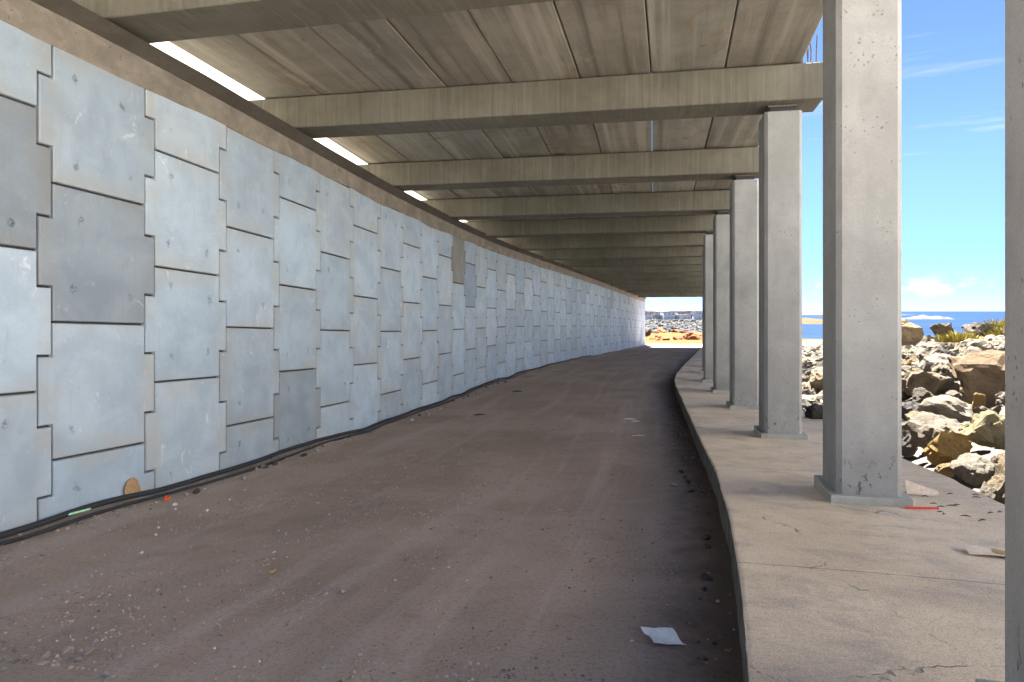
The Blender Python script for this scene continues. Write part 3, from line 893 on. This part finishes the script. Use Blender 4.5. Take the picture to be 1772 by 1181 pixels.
hose('black_hose', 'thinner wavy black hose in front of the thick one at the wall foot', lambda s: V_WALL + 0.19 + 0.06 * float(fbm(s * 0.45, 14.0, 2)), 0.020, -3, 30, 0.005)

# ------------------------------------------------------------------ loose stones and gravel on the road
def stone_mesh(seed, sub=2, rough=0.25, cuts=6, name='stone', craggy=False):
    rr = random.Random(seed)
    bm = bmesh.new()
    bmesh.ops.create_icosphere(bm, subdivisions=sub, radius=1.0)
    planes = []
    for i in range(cuts):
        d = Vector((rr.gauss(0, 1), rr.gauss(0, 1), rr.gauss(0, 1))).normalized()
        planes.append((d, rr.uniform(0.40, 0.78)))
    so = Vector((rr.uniform(-50, 50), rr.uniform(-50, 50), rr.uniform(-50, 50)))
    for v in bm.verts:
        p = v.co.copy()
        for d, h in planes:
            e = p.dot(d) - h
            if e > 0: p -= d * e
        p += p.normalized() * rough * 0.5 * (mnoise.fractal(p * 1.6 + so, 1.0, 2.0, 4))
        if craggy:
            q = p * 3.1 + so
            p += p.normalized() * (0.10 * mnoise.ridged_multi_fractal(q, 0.9, 2.1, 4, 0.9, 2.0) - 0.12)
        v.co = p
    me = bpy.data.meshes.new(name)
    bm.to_mesh(me); bm.free()
    return me
small = [stone_mesh(s, 2, 0.3, 5, 'loose_stone') for s in range(8)]
def place_stone(x, y, size, mat, lab, cat, grp, name, rs):
    s = np.interp(y, PATH[:, 1], SS)
    for _ in range(4):
        h = float(th(s)); px, py = pt(s, 0.0)
        s = s + ((x - px) * math.sin(h) + (y - py) * math.cos(h))
    h = float(th(s)); px, py = pt(s, 0.0)
    v = (x - px) * math.cos(h) - (y - py) * math.sin(h)
    me = rs.choice(small).copy(); me.materials.append(mat)
    o = bpy.data.objects.new(name, me)
    o.location = (x, y, float(road_z(s, min(v, 0))) + size * 0.25)
    o.rotation_euler = (rs.uniform(-.4, .4), rs.uniform(-.4, .4), rs.uniform(0, 6))
    o.scale = (size * rs.uniform(.8, 1.2), size * rs.uniform(.6, 1.0), size * rs.uniform(.45, .75))
    link(o)
    return tag(o, lab, cat, grp)
rs_ = random.Random(21)
for i, (x, y, sz) in enumerate([(-2.714, 4.27, .036), (-2.554, 4.21, .045), (-2.57, 4.14, .028), (-2.814, 4.22, .032), (-2.278, 3.91, .034),
                 (-2.223, 3.87, .026), (-2.343, 4.15, .022), (-2.15, 4.23, .026), (-1.635, 3.88, .018), (0.344, 4.2, .020), (-2.45, 4.35, .02), (-2.62, 4.4, .018), (-2.05, 4.02, .018), (-2.95, 4.05, .025)]):
    place_stone(x, y, sz, M_STONE, 'pale grey loose stone in the cluster on the dirt road nearest the camera', 'stone', 'loose stones at the lower left', 'loose_stone', rs_)
for x, y, sz in [(-1.24, 5.12, .026), (-1.36, 5.11, .022), (-1.30, 5.2, .018), (-1.43, 5.02, .015), (-1.20, 5.05, .014), (-1.455, 4.85, .016), (-1.838, 4.43, .024)]:
    place_stone(x, y, sz, M_STONE, 'small grey stone in the little cluster left of the middle of the road', 'stone', 'loose stones mid road', 'loose_stone', rs_)
place_stone(0.626, 5.96, .026, M_STONE, 'lone pale pebble on the road, left of the kerb and beyond the white paper', 'stone', None, 'loose_stone', rs_)
place_stone(1.999, 8.64, .05, M_STONE, 'pale flat stone on the road close to the dark kerb edge', 'stone', None, 'loose_stone', rs_)
for x, y, sz in [(2.213, 8.81, .05), (2.323, 9.56, .06), (2.28, 9.2, .04), (2.12, 8.3, .045), (1.75, 6.3, .05), (1.70, 6.05, .04), (1.45, 5.2, .05), (1.36, 4.95, .035)]:
    place_stone(x, y, sz, M_CLOD, 'dark clod of soil lying in the shade along the kerb', 'soil clod', 'soil clods along the kerb', 'soil_clod', rs_)
for x, y, sz in [(-3.712, 7.34, .024), (-3.6, 7.06, .03), (-3.417, 6.44, .024), (-3.543, 8.12, .022), (-3.566, 9.32, .024), (-3.508, 8.68, .018), (-4.05, 8.4, .03), (-3.95, 8.2, .018)]:
    place_stone(x, y, sz, M_BITS, 'white fragment on the dirt near the panel wall', 'fragment', 'white fragments near the wall', 'white_fragment', rs_)
for i in range(46):        # stones half buried along the hoses
    yy = 6.2 + 26 * rs_.random() ** 1.6
    q = s_at_y(yy); vv = V_WALL + rs_.uniform(0.26, 0.5)
    X_, Y_ = pt(q, vv)
    place_stone(float(X_), float(Y_), rs_.uniform(.03, .075), M_STONE if i % 3 else M_CLOD, 'grey rubble stone in front of the hoses at the wall foot' if i % 3 else 'dark rubble stone in front of the hoses at the wall foot', 'stone', 'rubble along the wall foot', 'rubble_stone', rs_)


# gravel: thousands of pebbles, one object
def pebbles(N, seed, mat, name, smin, smax, vlo, vhi, ylo, yhi, clump=True, kind='stuff'):
    rg = np.random.RandomState(seed)
    y = ylo + (yhi - ylo) * rg.rand(N * 3) ** 1.7
    v = vlo + (vhi - vlo) * rg.rand(N * 3)
    s = np.interp(y, PATH[:, 1], SS)
    if clump:
        d = fbm(s * 0.9, v * 1.3 + 200, 3) + 0.35 * vnoise(v * 2.2 + 9, s * 0.1)
        keep = rg.rand(N * 3) < np.clip(0.22 + 0.65 * d, 0.04, 1)
        s, v = s[keep], v[keep]
    s, v = s[:N], v[:N]; n = len(s)
    X, Y = pt(s, v); Z = road_z(s, v)
    size = smin * (smax / smin) ** (rg.rand(n) ** 2.6)
    t = (1 + 5 ** .5) / 2
    ico = np.array([(-1, t, 0), (1, t, 0), (-1, -t, 0), (1, -t, 0), (0, -1, t), (0, 1, t), (0, -1, -t), (0, 1, -t), (t, 0, -1), (t, 0, 1), (-t, 0, -1), (-t, 0, 1)]) / 1.9
    tri = np.array([(0, 11, 5), (0, 5, 1), (0, 1, 7), (0, 7, 10), (0, 10, 11), (1, 5, 9), (5, 11, 4), (11, 10, 2), (10, 7, 6), (7, 1, 8), (3, 9, 4), (3, 4, 2), (3, 2, 6), (3, 6, 8), (3, 8, 9), (4, 9, 5), (2, 4, 11), (6, 2, 10), (8, 6, 7), (9, 8, 1)])
    pv = ico[None] * (1 + 0.35 * (rg.rand(n, 12, 1) - .5))
    sc3 = np.stack([rg.uniform(.7, 1.3, n), rg.uniform(.6, 1.1, n), rg.uniform(.45, .9, n)], -1)
    pv = pv * sc3[:, None] * size[:, None, None]
    a = rg.rand(n) * 6.28
    ca, sa_ = np.cos(a)[:, None], np.sin(a)[:, None]
    x_ = pv[..., 0] * ca - pv[..., 1] * sa_; y_ = pv[..., 0] * sa_ + pv[..., 1] * ca
    V = np.stack([x_ + X[:, None], y_ + Y[:, None], pv[..., 2] + (Z + size * 0.12)[:, None]], -1).reshape(-1, 3)
    Fx = (tri[None] + (np.arange(n) * 12)[:, None, None]).reshape(-1, 3)
    me = bpy.data.meshes.new(name)
    me.vertices.add(len(V)); me.vertices.foreach_set('co', V.ravel().astype(np.float32))
    me.loops.add(Fx.size); me.loops.foreach_set('vertex_index', Fx.ravel().astype(np.int32))
    me.polygons.add(len(Fx)); me.polygons.foreach_set('loop_start', np.arange(0, Fx.size, 3, dtype=np.int32))
    me.update(calc_edges=True)
    me.materials.append(mat)
    o = link(bpy.data.objects.new(name, me))
    return tag(o, kind=kind)
g1 = pebbles(26000, 3, M_GRAVEL, 'gravel', 0.0028, 0.015, -6.85, -0.03, 3.0, 24)
g1['label'] = 'fine brown gravel strewn over the dirt road'; g1['category'] = 'gravel'
g2 = pebbles(1500, 4, M_CLOD, 'soil_crumbs', 0.005, 0.022, -0.34, -0.01, 3.0, 22)
g2['label'] = 'dark soil crumbs gathered along the kerb'; g2['category'] = 'soil'
g3 = pebbles(1200, 9, M_GRAVEL, 'rubble_strip', 0.006, 0.03, -6.9, -6.6, 4.0, 40)
g3['label'] = 'rubble strip at the foot of the panel wall'; g3['category'] = 'rubble'
g4 = pebbles(150, 8, M_BITS, 'white_fragments', 0.004, 0.013, -6.8, -0.6, 3.2, 22, clump=False)
g4['label'] = 'white crumbs scattered on the dirt road'; g4['category'] = 'fragments'

# ------------------------------------------------------------------ litter
def sheet(name, w, h, bend, mat, thick=0.0015, nx=14, ny=10, warp=0.0, notch=None):
    """a thin bent sheet with real thickness; bend(a,b)->z"""
    bm = bmesh.new()
    grid = [[None] * (nx + 1) for _ in range(ny + 1)]
    for j in range(ny + 1):
        for i in range(nx + 1):
            a, b = i / nx, j / ny
            x, y, z = bend(a, b)
            grid[j][i] = bm.verts.new((x * w, y * h, z))
    for j in range(ny):
        for i in range(nx):
            if notch and notch((i + .5) / nx, (j + .5) / ny): continue
            bm.faces.new([grid[j][i], grid[j][i + 1], grid[j + 1][i + 1], grid[j + 1][i]])
    bmesh.ops.delete(bm, geom=[v for v in bm.verts if not v.link_faces], context='VERTS')
    bmesh.ops.solidify(bm, geom=bm.faces[:], thickness=thick)
    return bm_obj(name, bm, mat, smooth=40)
def wall_frame(sv):
    return -float(th(sv))
# cardboard offcut leaning on the wall, tucked behind the hose
o = sheet('cardboard', 0.30, 0.27, lambda a, b: (a - .5, b, 0.012 * math.sin(a * 5)), M_CARD, 0.004, 24, 20,
          notch=lambda a, b: (a - .42) ** 2 / .20 + max(0, b - .35) ** 2 / .38 > 1.0 or (a > .80 and b > .62) or (a > .9 and b < .3))
px_, py_ = pt(-7.2, V_WALL + 0.055)
o.location = (float(px_), float(py_), -2.31)
o.rotation_euler = (R(82), 0, wall_frame(-7.2) + R(90))
tag(o, 'torn brown cardboard offcut leaning against the wall behind the hoses', 'cardboard')
# crumpled orange wrapper
me = stone_mesh(77, 3, 0.9, 9, 'plastic_wrapper'); me.materials.append(M_ORANGE)
o = link(bpy.data.objects.new('plastic_wrapper', me)); o.location = (-4.275, 8.68, -2.33); o.scale = (.062, .04, .034)
tag(o, 'crumpled bright orange scrap beside the hoses', 'litter')
vs, fs = tube([(-4.86, 7.46, -2.215), (-4.76, 7.62, -2.208), (-4.68, 7.76, -2.205)], 0.012, 8)
tag(mesh_obj('plastic_strip', vs, fs, M_GREEN, smooth=True), 'pale green plastic strip lying on the hose by the wall', 'litter')
# sheet of paper on the road
o = sheet('paper_sheet', 0.20, 0.155, lambda a, b: (a - .5 - .1 * b, b - .5 + .16 * max(0, .4 - a), 0.012 + 0.05 * max(0, .45 - a) ** 1.2 + 0.035 * max(0, b - .55) ** 1.3 + 0.01 * math.sin(b * 6 + a * 3)), M_PAPER, 0.0012, 18, 12)
o.location = (0.90, 4.12, -1.945); o.rotation_euler = (R(6), R(3), R(12))
tag(o, 'creased white sheet of paper lying on the dirt road', 'paper')
# curled paper beside the column foot
o = sheet('curled_paper', 0.27, 0.20, lambda a, b: (a - .5, 0.35 * (b - .5) - .25 * a, 0.006 + 0.12 * b ** 1.3 * (1 - .75 * a) + 0.035 * max(0, a - .7)), M_PAPER_TAN, 0.002, 20, 14)
o.location = (3.97, 6.78, -1.782); o.rotation_euler = (0, 0, R(-14))
tag(o, 'curled dirty sheet of card beside the pitted column', 'card')
pc = empty('marker_stick', (3.60, 6.16, -1.742), R(-5))
tag(pc, 'thin red stick lying on the concrete in front of the pitted column', 'stick')
vs, fs = tube([(-0.13, 0, 0), (0, 0, 0), (0.15, 0.0, 0.0)], 0.011, 6)
mesh_obj('shaft', vs, fs, M_RED, pc)
vs, fs = tube([(-0.131, 0, 0), (-0.15, 0, 0), (-0.172, 0, -0.004)], [0.0105, 0.007, 0.002], 6)
mesh_obj('tip', vs, fs, M_STONE, pc)
pf = empty('printed_leaflet', (3.36, 4.80, -1.674), R(-20))
tag(pf, 'flat leaflet with an ochre printed field, half behind the right edge column', 'leaflet')
o = sheet('leaf', 0.42, 0.19, lambda a, b: (a - .5, b - .5, 0.006 + 0.01 * math.sin(a * 4 + b * 2)), M_PAPER_TAN, 0.0015, 12, 8); o.parent = pf
o = sheet('print', 0.24, 0.12, lambda a, b: (a - .2, b - .5, 0.0095 + 0.01 * math.sin((a * .24 + .09) / .42 * 4 + (b * .12 + .035) / .19 * 2)), M_OCHRE, 0.001, 12, 8); o.parent = pf
o = sheet('dry_leaf', 0.075, 0.045, lambda a, b: (a - .5, b - .5, 0.02 * abs(a - .5) + 0.014 * math.sin(b * 4)), M_LEAF, 0.0015, 12, 8, notch=lambda a, b: (a - .5) ** 2 * 3.6 + (b - .5) ** 2 * 4 > 1)
o.location = (-1.928, 5.62, -2.10); o.rotation_euler = (R(12), R(-8), R(20))
tag(o, 'curled tan dry leaf on the dirt road', 'leaf')
for i, (x, y, z, L, a) in enumerate([(2.731, 16.2, -2.525, .28, -4), (2.794, 15.8, -2.515, .20, 8), (2.438, 13.47, -2.42, .26, 3)]):
    vs, fs = tube([(-L / 2, 0, 0), (0, 0.01, 0.008), (L / 2, 0, 0.0)], [0.006, 0.013, 0.006], 6)
    o = mesh_obj('wood_splinter', vs, fs, M_BITS, loc=(x, y, z)); o.rotation_euler = (0, 0, R(a))
    tag(o, 'pale wood splinter on the road beyond mid way, ' + ('farthest of three', 'middle one of three', 'nearest of three')[i], 'splinter', 'pale splinters on the road')
for i, (x, y, z) in enumerate([(-0.836, 18.07, -2.695), (0.179, 24.12, -2.80)]):
    me = stone_mesh(90 + i, 2, 0.5, 6, 'rubber_scrap'); me.materials.append(M_RUBBER)
    o = link(bpy.data.objects.new('rubber_scrap', me)); o.location = (x, y, z); o.scale = (.17, .10, .03)
    tag(o, ('nearer', 'farther')[i] + ' flat black scrap lying on the dirt road by the wall', 'scrap', 'black scraps on the road')
rt = random.Random(4)
for i in range(16):
    q = (-7.4 + rt.uniform(-.6, .7), 2.05 + rt.uniform(-.35, .45)); x, y = pt(*q)
    L = rt.uniform(.03, .09); a = rt.uniform(-.5, .5)
    vs, fs = tube([(-L / 2, 0, 0), (0, 0.006, 0.006), (L / 2, 0.003, 0)], [0.003, 0.006, 0.002], 5)
    o = mesh_obj('twig', vs, fs, M_CLOD, loc=(float(x), float(y), float(z_plat(q[0])) + 0.008)); o.rotation_euler = (0, 0, a)
    tag(o, 'short dark twig on the concrete right of the pitted column', 'twig', 'twigs on the walkway')


# ------------------------------------------------------------------ rock armour
GREY, TAN, OCHRE_, DARKR, PALE = (.165, .148, .125), (.205, .170, .122), (.26, .178, .075), (.125, .113, .100), (.215, .196, .166)
def boulder_mesh(seed, sub, rough=0.22, cuts=11):
    me = stone_mesh(seed, sub, rough, cuts, 'boulder', True)
    me.materials.append(M_ROCK)
    me.polygons.foreach_set('use_smooth', [True] * len(me.polygons))
    me.set_sharp_from_angle(angle=R(20))
    return me
def put_boulder(me, loc, size, rot, colr, lab, grp=None, name='boulder', cat='boulder'):
    o = link(bpy.data.objects.new(name, me))
    o.location = loc; o.scale = size; o.rotation_euler = rot
    o.color = (*colr, 1)
    return tag(o, lab, cat, grp)
# the ones that can be told apart: x, y, base z, width, height, depth
HERO = [
    (8.75, 12.9, -1.70, 1.75, .90, 1.5, (.14, .105, .072), (.55, .0, .3), 'largest brown boulder with a dark undercut front, mid slope', 1),
    (6.08, 9.75, -2.16, .60, .50, .5, OCHRE_, (.5, .2, .5), 'yellow ochre wedge of rock at the edge of the concrete walkway', 2),
    (6.32, 10.35, -2.14, .72, .66, .7, GREY, (0, 0, .9), 'rounded grey boulder right behind the yellow ochre wedge', 3),
    (6.68, 10.0, -2.0, .58, .62, .6, (.20, .178, .115), (.1, -.5, .2), 'grey boulder with a yellowish left face beside the right edge column', 4),
    (5.68, 8.62, -2.2, .46, .40, .5, PALE, (.3, .1, .2), 'pale rough rock in front of the yellow wedge, touching the walkway', 5),
    (5.72, 8.05, -2.2, .34, .50, .5, (.17, .14, .10), (0, .1, .4), 'brown rock low at the right edge column, nearest the camera', 6),
    (7.45, 12.0, -2.0, 1.1, .50, .7, PALE, (.1, .15, .2), 'long pale flat boulder below the largest brown one', 7),
    (8.02, 12.0, -1.72, .34, .28, .3, OCHRE_, (.3, .5, .1), 'small yellow ochre stone perched under the largest boulder', 8),
    (8.45, 11.9, -1.68, .46, .36, .4, PALE, (0, .2, .7), 'pale angular rock in front of the largest brown boulder', 9),
    (8.0, 13.7, -1.95, .48, .40, .5, DARKR, (0, .2, .3), 'blackish rock left of the largest brown boulder', 10),
    (8.8, 14.8, -1.8, .74, .54, .6, TAN, (0, .1, .2), 'rounded tan boulder above the blackish rock', 11),
    (6.2, 11.0, -2.24, .36, .38, .4, (.115, .11, .105), (0, .2, .1), 'dark grey stone tucked against the right side of the pitted column', 12),
    (7.0, 11.9, -2.08, .58, .40, .5, TAN, (.2, .2, .6), 'tan boulder above the dark stone beside the pitted column', 13),
    (11.75, 21.0, -.85, 1.15, .82, .9, (.22, .175, .12), (.1, .55, .3), 'tall tilted brown slab standing out against the sea horizon', 14),
    (13.25, 21.3, -.80, .80, .50, .7, (.15, .13, .10), (0, .45, .2), 'pointed brown rock on the crest in front of the breakers', 15),
    (14.25, 21.2, -.90, 1.2, .62, .9, DARKR, (0, .1, .6), 'dark ragged rock mass on the crest beside the right edge column', 16),
    (6.05, 13.75, -2.3, .55, .42, .5, (.09, .088, .085), (.1, .2, .3), 'dark rock at the walkway edge seen through the gap between two columns', 17),
]
rb_ = random.Random(77)
occ = []
for (x, y, zb_, wd, hg, dp, cl_, rt_, lab, sd) in HERO:
    me = boulder_mesh(300 + sd, 4, 0.26, 8)
    put_boulder(me, (x, y, zb_ + hg * .45), (wd * .60, dp * .60, hg * .62), rt_, cl_, lab)
    occ.append((x, y, wd * .5))
BASE = [boulder_mesh(500 + i, 4, 0.20, 12) for i in range(22)]
cands = []
for yy in np.arange(3.0, 46.0, 0.38):
    for ww in np.arange(0.25, 13.0, 0.40):
        q = s_at_y(yy) + rb_.uniform(-.2, .2); w_ = ww + rb_.uniform(-.2, .2)
        x, y = pt(q, 2.5 + w_); x = float(x); y = float(y)
        size = 0.16 + 0.26 * rb_.random() ** 1.8 + (0.30 * rb_.random() if rb_.random() < .12 else 0)
        if w_ < size * .9: continue
        if any((x - ox_) ** 2 + (y - oy_) ** 2 < (orr + size * .45) ** 2 for ox_, oy_, orr in occ): continue
        z = float(rock_bed(q, w_)) + rb_.uniform(-.12, .08)
        cands.append((x, y, z, size))
def seen(x, y, size):
    t = x / y; m = size / y
    return (.423 - m < t < .448 + m) or (.558 - m < t < .706 + m)
vis = sorted([c for c in cands if seen(c[0], c[1], c[3])], key=lambda c: -c[3] / c[1])[:270]
vset = set(vis)
TONES = [(GREY, 'weathered grey boulder of the rock armour beside the walkway'), (PALE, 'pale grey boulder of the rock armour beside the walkway'),
         (TAN, 'tan boulder of the rock armour beside the walkway'), ((.25, .18, .10), 'ochre stained boulder of the rock armour beside the walkway'),
         ((.085, .082, .08), 'dark basalt boulder of the rock armour beside the walkway')]
def rnd_rot(): return (rb_.uniform(-.6, .6), rb_.uniform(-.6, .6), rb_.uniform(0, 6.28))
def rnd_size(r): return (r * rb_.uniform(.85, 1.35), r * rb_.uniform(.7, 1.1), r * rb_.uniform(.6, .95))
for (x, y, z, r) in vis:
    tone, lab = TONES[rb_.choices(range(5), (36, 26, 20, 9, 9))[0]]
    put_boulder(rb_.choice(BASE), (x, y, z), rnd_size(r), rnd_rot(), tone, lab, 'boulders of the rock armour')
LOW = [stone_mesh(700 + i, 2, 0.24, 9, 'low') for i in range(10)]
LV = []
for me in LOW:
    a_ = np.empty(len(me.vertices) * 3, dtype=np.float32); me.vertices.foreach_get('co', a_)
    LV.append((a_.reshape(-1, 3), np.array([p.vertices[:] for p in me.polygons])))
VV, FF, base_i = [], [], 0
for c in cands:
    if c in vset: continue
    x, y, z, r = c
    v_, f_ = rb_.choice(LV)
    from mathutils import Euler
    m3 = np.array(Euler(rnd_rot()).to_matrix())
    v2 = (v_ * np.array(rnd_size(r))) @ m3.T + np.array([x, y, z])
    VV.append(v2); FF.append(f_ + base_i); base_i += len(v_)
o = mesh_obj('rock_armour', np.concatenate(VV), np.concatenate(FF), M_ROCK)
o.color = (.18, .166, .148, 1)
tag(o, 'mass of further boulders of the sea defence', 'rocks', kind='stuff')

# far rocky shore seen through the mouth of the gallery
VV, FF, base_i = [], [], 0
rq = random.Random(12)
for i in range(900):
    Y_ = 185 * (560 / 185) ** rq.random(); X_ = Y_ * rq.uniform(.15, .31)
    r = rq.uniform(.3, .9) * (0.6 + Y_ / 500)
    v_, f_ = rq.choice(LV)
    m3 = np.array(Euler((rq.uniform(-.5, .5), rq.uniform(-.5, .5), rq.uniform(0, 6))).to_matrix())
    VV.append((v_ * np.array((r * 1.7, r, r * .7))) @ m3.T + np.array([X_, Y_, float(terrain_h(np.array([X_]), np.array([Y_]))[0]) + r * .1])); FF.append(f_ + base_i); base_i += len(v_)
o = mesh_obj('shore_rocks', np.concatenate(VV), np.concatenate(FF), M_ROCK)
o.color = (.105, .108, .112, 1)
tag(o, 'pale rocky shore beyond the far mouth', 'rocks', kind='stuff')

# dry yellow tufts on the crest
def shrub(x, y, z, rad, hgt, seed, lab, n=520):
    rr = random.Random(seed); vs, fs = [], []
    for i in range(n):
        a = rr.uniform(0, 6.28); d = rad * rr.random() ** .7
        bx, by = math.cos(a) * d, math.sin(a) * d * .7
        L = hgt * (1 - .55 * d / rad) * rr.uniform(.5, 1.1)
        lx, ly = math.cos(a) * L * rr.uniform(.1, .8), math.sin(a) * L * rr.uniform(.1, .8)
        w_ = rr.uniform(.012, .03); t_ = rr.uniform(0, 3.14)
        dx, dy = math.cos(t_) * w_, math.sin(t_) * w_
        b = len(vs)
        vs += [(bx - dx, by - dy, 0), (bx + dx, by + dy, 0), (bx + lx * .5 + dx * .8, by + ly * .5 + dy * .8, L * .65), (bx + lx * .5 - dx * .8, by + ly * .5 - dy * .8, L * .65), (bx + lx, by + ly, L)]
        fs += [(b, b + 1, b + 2, b + 3), (b + 3, b + 2, b + 4)]
    o = mesh_obj('dry_shrub', vs, fs, M_SHRUB, loc=(x, y, z))
    return tag(o, lab, 'shrub', 'dry shrubs on the crest')
shrub(12.9, 20.2, -.92, .62, .42, 1, 'wide yellow green shrub on the crest below the pointed brown rock')
shrub(14.45, 20.6, -.85, .42, .48, 2, 'bright yellow shrub on the crest beside the right edge column')
shrub(14.9, 21.5, -.7, .5, .55, 3, 'taller straw coloured shrub on the crest, partly hidden by the right edge column')


# ------------------------------------------------------------------ far side: dirt heaps and town
rh = random.Random(31)
def terr(x, y): return float(terrain_h(np.array([x]), np.array([y]))[0])
def house_mesh(seed, mat):
    rr = random.Random(seed); bm = bmesh.new()
    w_, d_, h_ = rr.uniform(6, 10), rr.uniform(6, 9), rr.choice([3.2, 3.2, 3.4, 6.0])
    add_box(bm, -w_ / 2, w_ / 2, -d_ / 2, d_ / 2, -1.5, h_, 0.05)
    add_box(bm, -w_ / 2 - .12, w_ / 2 + .12, -d_ / 2 - .12, d_ / 2 + .12, h_ + .01, h_ + .45, 0.04)
    nf = len(bm.faces)
    for fl in range(1 if h_ < 4 else 2):
        k = int(w_ // 2.6)
        for i in range(k):
            x = -w_ / 2 + (i + .5) * w_ / k
            add_box(bm, x - .38, x + .38, -d_ / 2 - .06, -d_ / 2 + .1, fl * 3 + 1.1, fl * 3 + 2.1)
    bm.faces.ensure_lookup_table()
    for f in bm.faces[nf:]: f.material_index = 1
    me = bpy.data.meshes.new('house'); bmesh.ops.recalc_face_normals(bm, faces=bm.faces); bm.to_mesh(me); bm.free()
    me.materials.append(mat); me.materials.append(M_GLASS)
    return me
HM = [(house_mesh(i, m_), lab) for i, (m_, lab) in enumerate([(M_HOUSE, 'small white flat roofed house of the far town'), (M_HOUSE, 'small white flat roofed house of the far town'), (M_HOUSE, 'small white flat roofed house of the far town'), (M_HOUSE, 'small white flat roofed house of the far town'),
                                          (M_TERRACOTTA, 'pinkish flat roofed house of the far town'), (M_GREYHOUSE, 'grey flat roofed house of the far town')])]
for i in range(150):
    Y_ = 560 * (1550 / 560) ** rh.random(); t = rh.uniform(.183, .285); X_ = Y_ * t
    me, lab = rh.choice(HM)
    o = link(bpy.data.objects.new('house', me)); o.location = (X_, Y_, terr(X_, Y_)); o.rotation_euler = (0, 0, rh.uniform(-.4, .4))
    tag(o, lab, 'house', 'houses of the far town')
for i in range(22):
    Y_ = rh.uniform(118, 165); X_ = Y_ * rh.uniform(.185, .30)
    r = rh.uniform(.5, 1.5)
    o = put_boulder(rh.choice(BASE), (X_, Y_, terr(X_, Y_) + r * .2), (r * 1.5, r, r * .75), (rh.uniform(-.3, .3), rh.uniform(-.3, .3), rh.uniform(0, 6)), (.22, .10, .055) if i % 3 else (.09, .05, .04),
                    'reddish heap of earth and rock beyond the far mouth' if i % 3 else 'dark heap of earth and rock beyond the far mouth', 'earth heaps beyond the far mouth', 'earth_heap', 'heap')
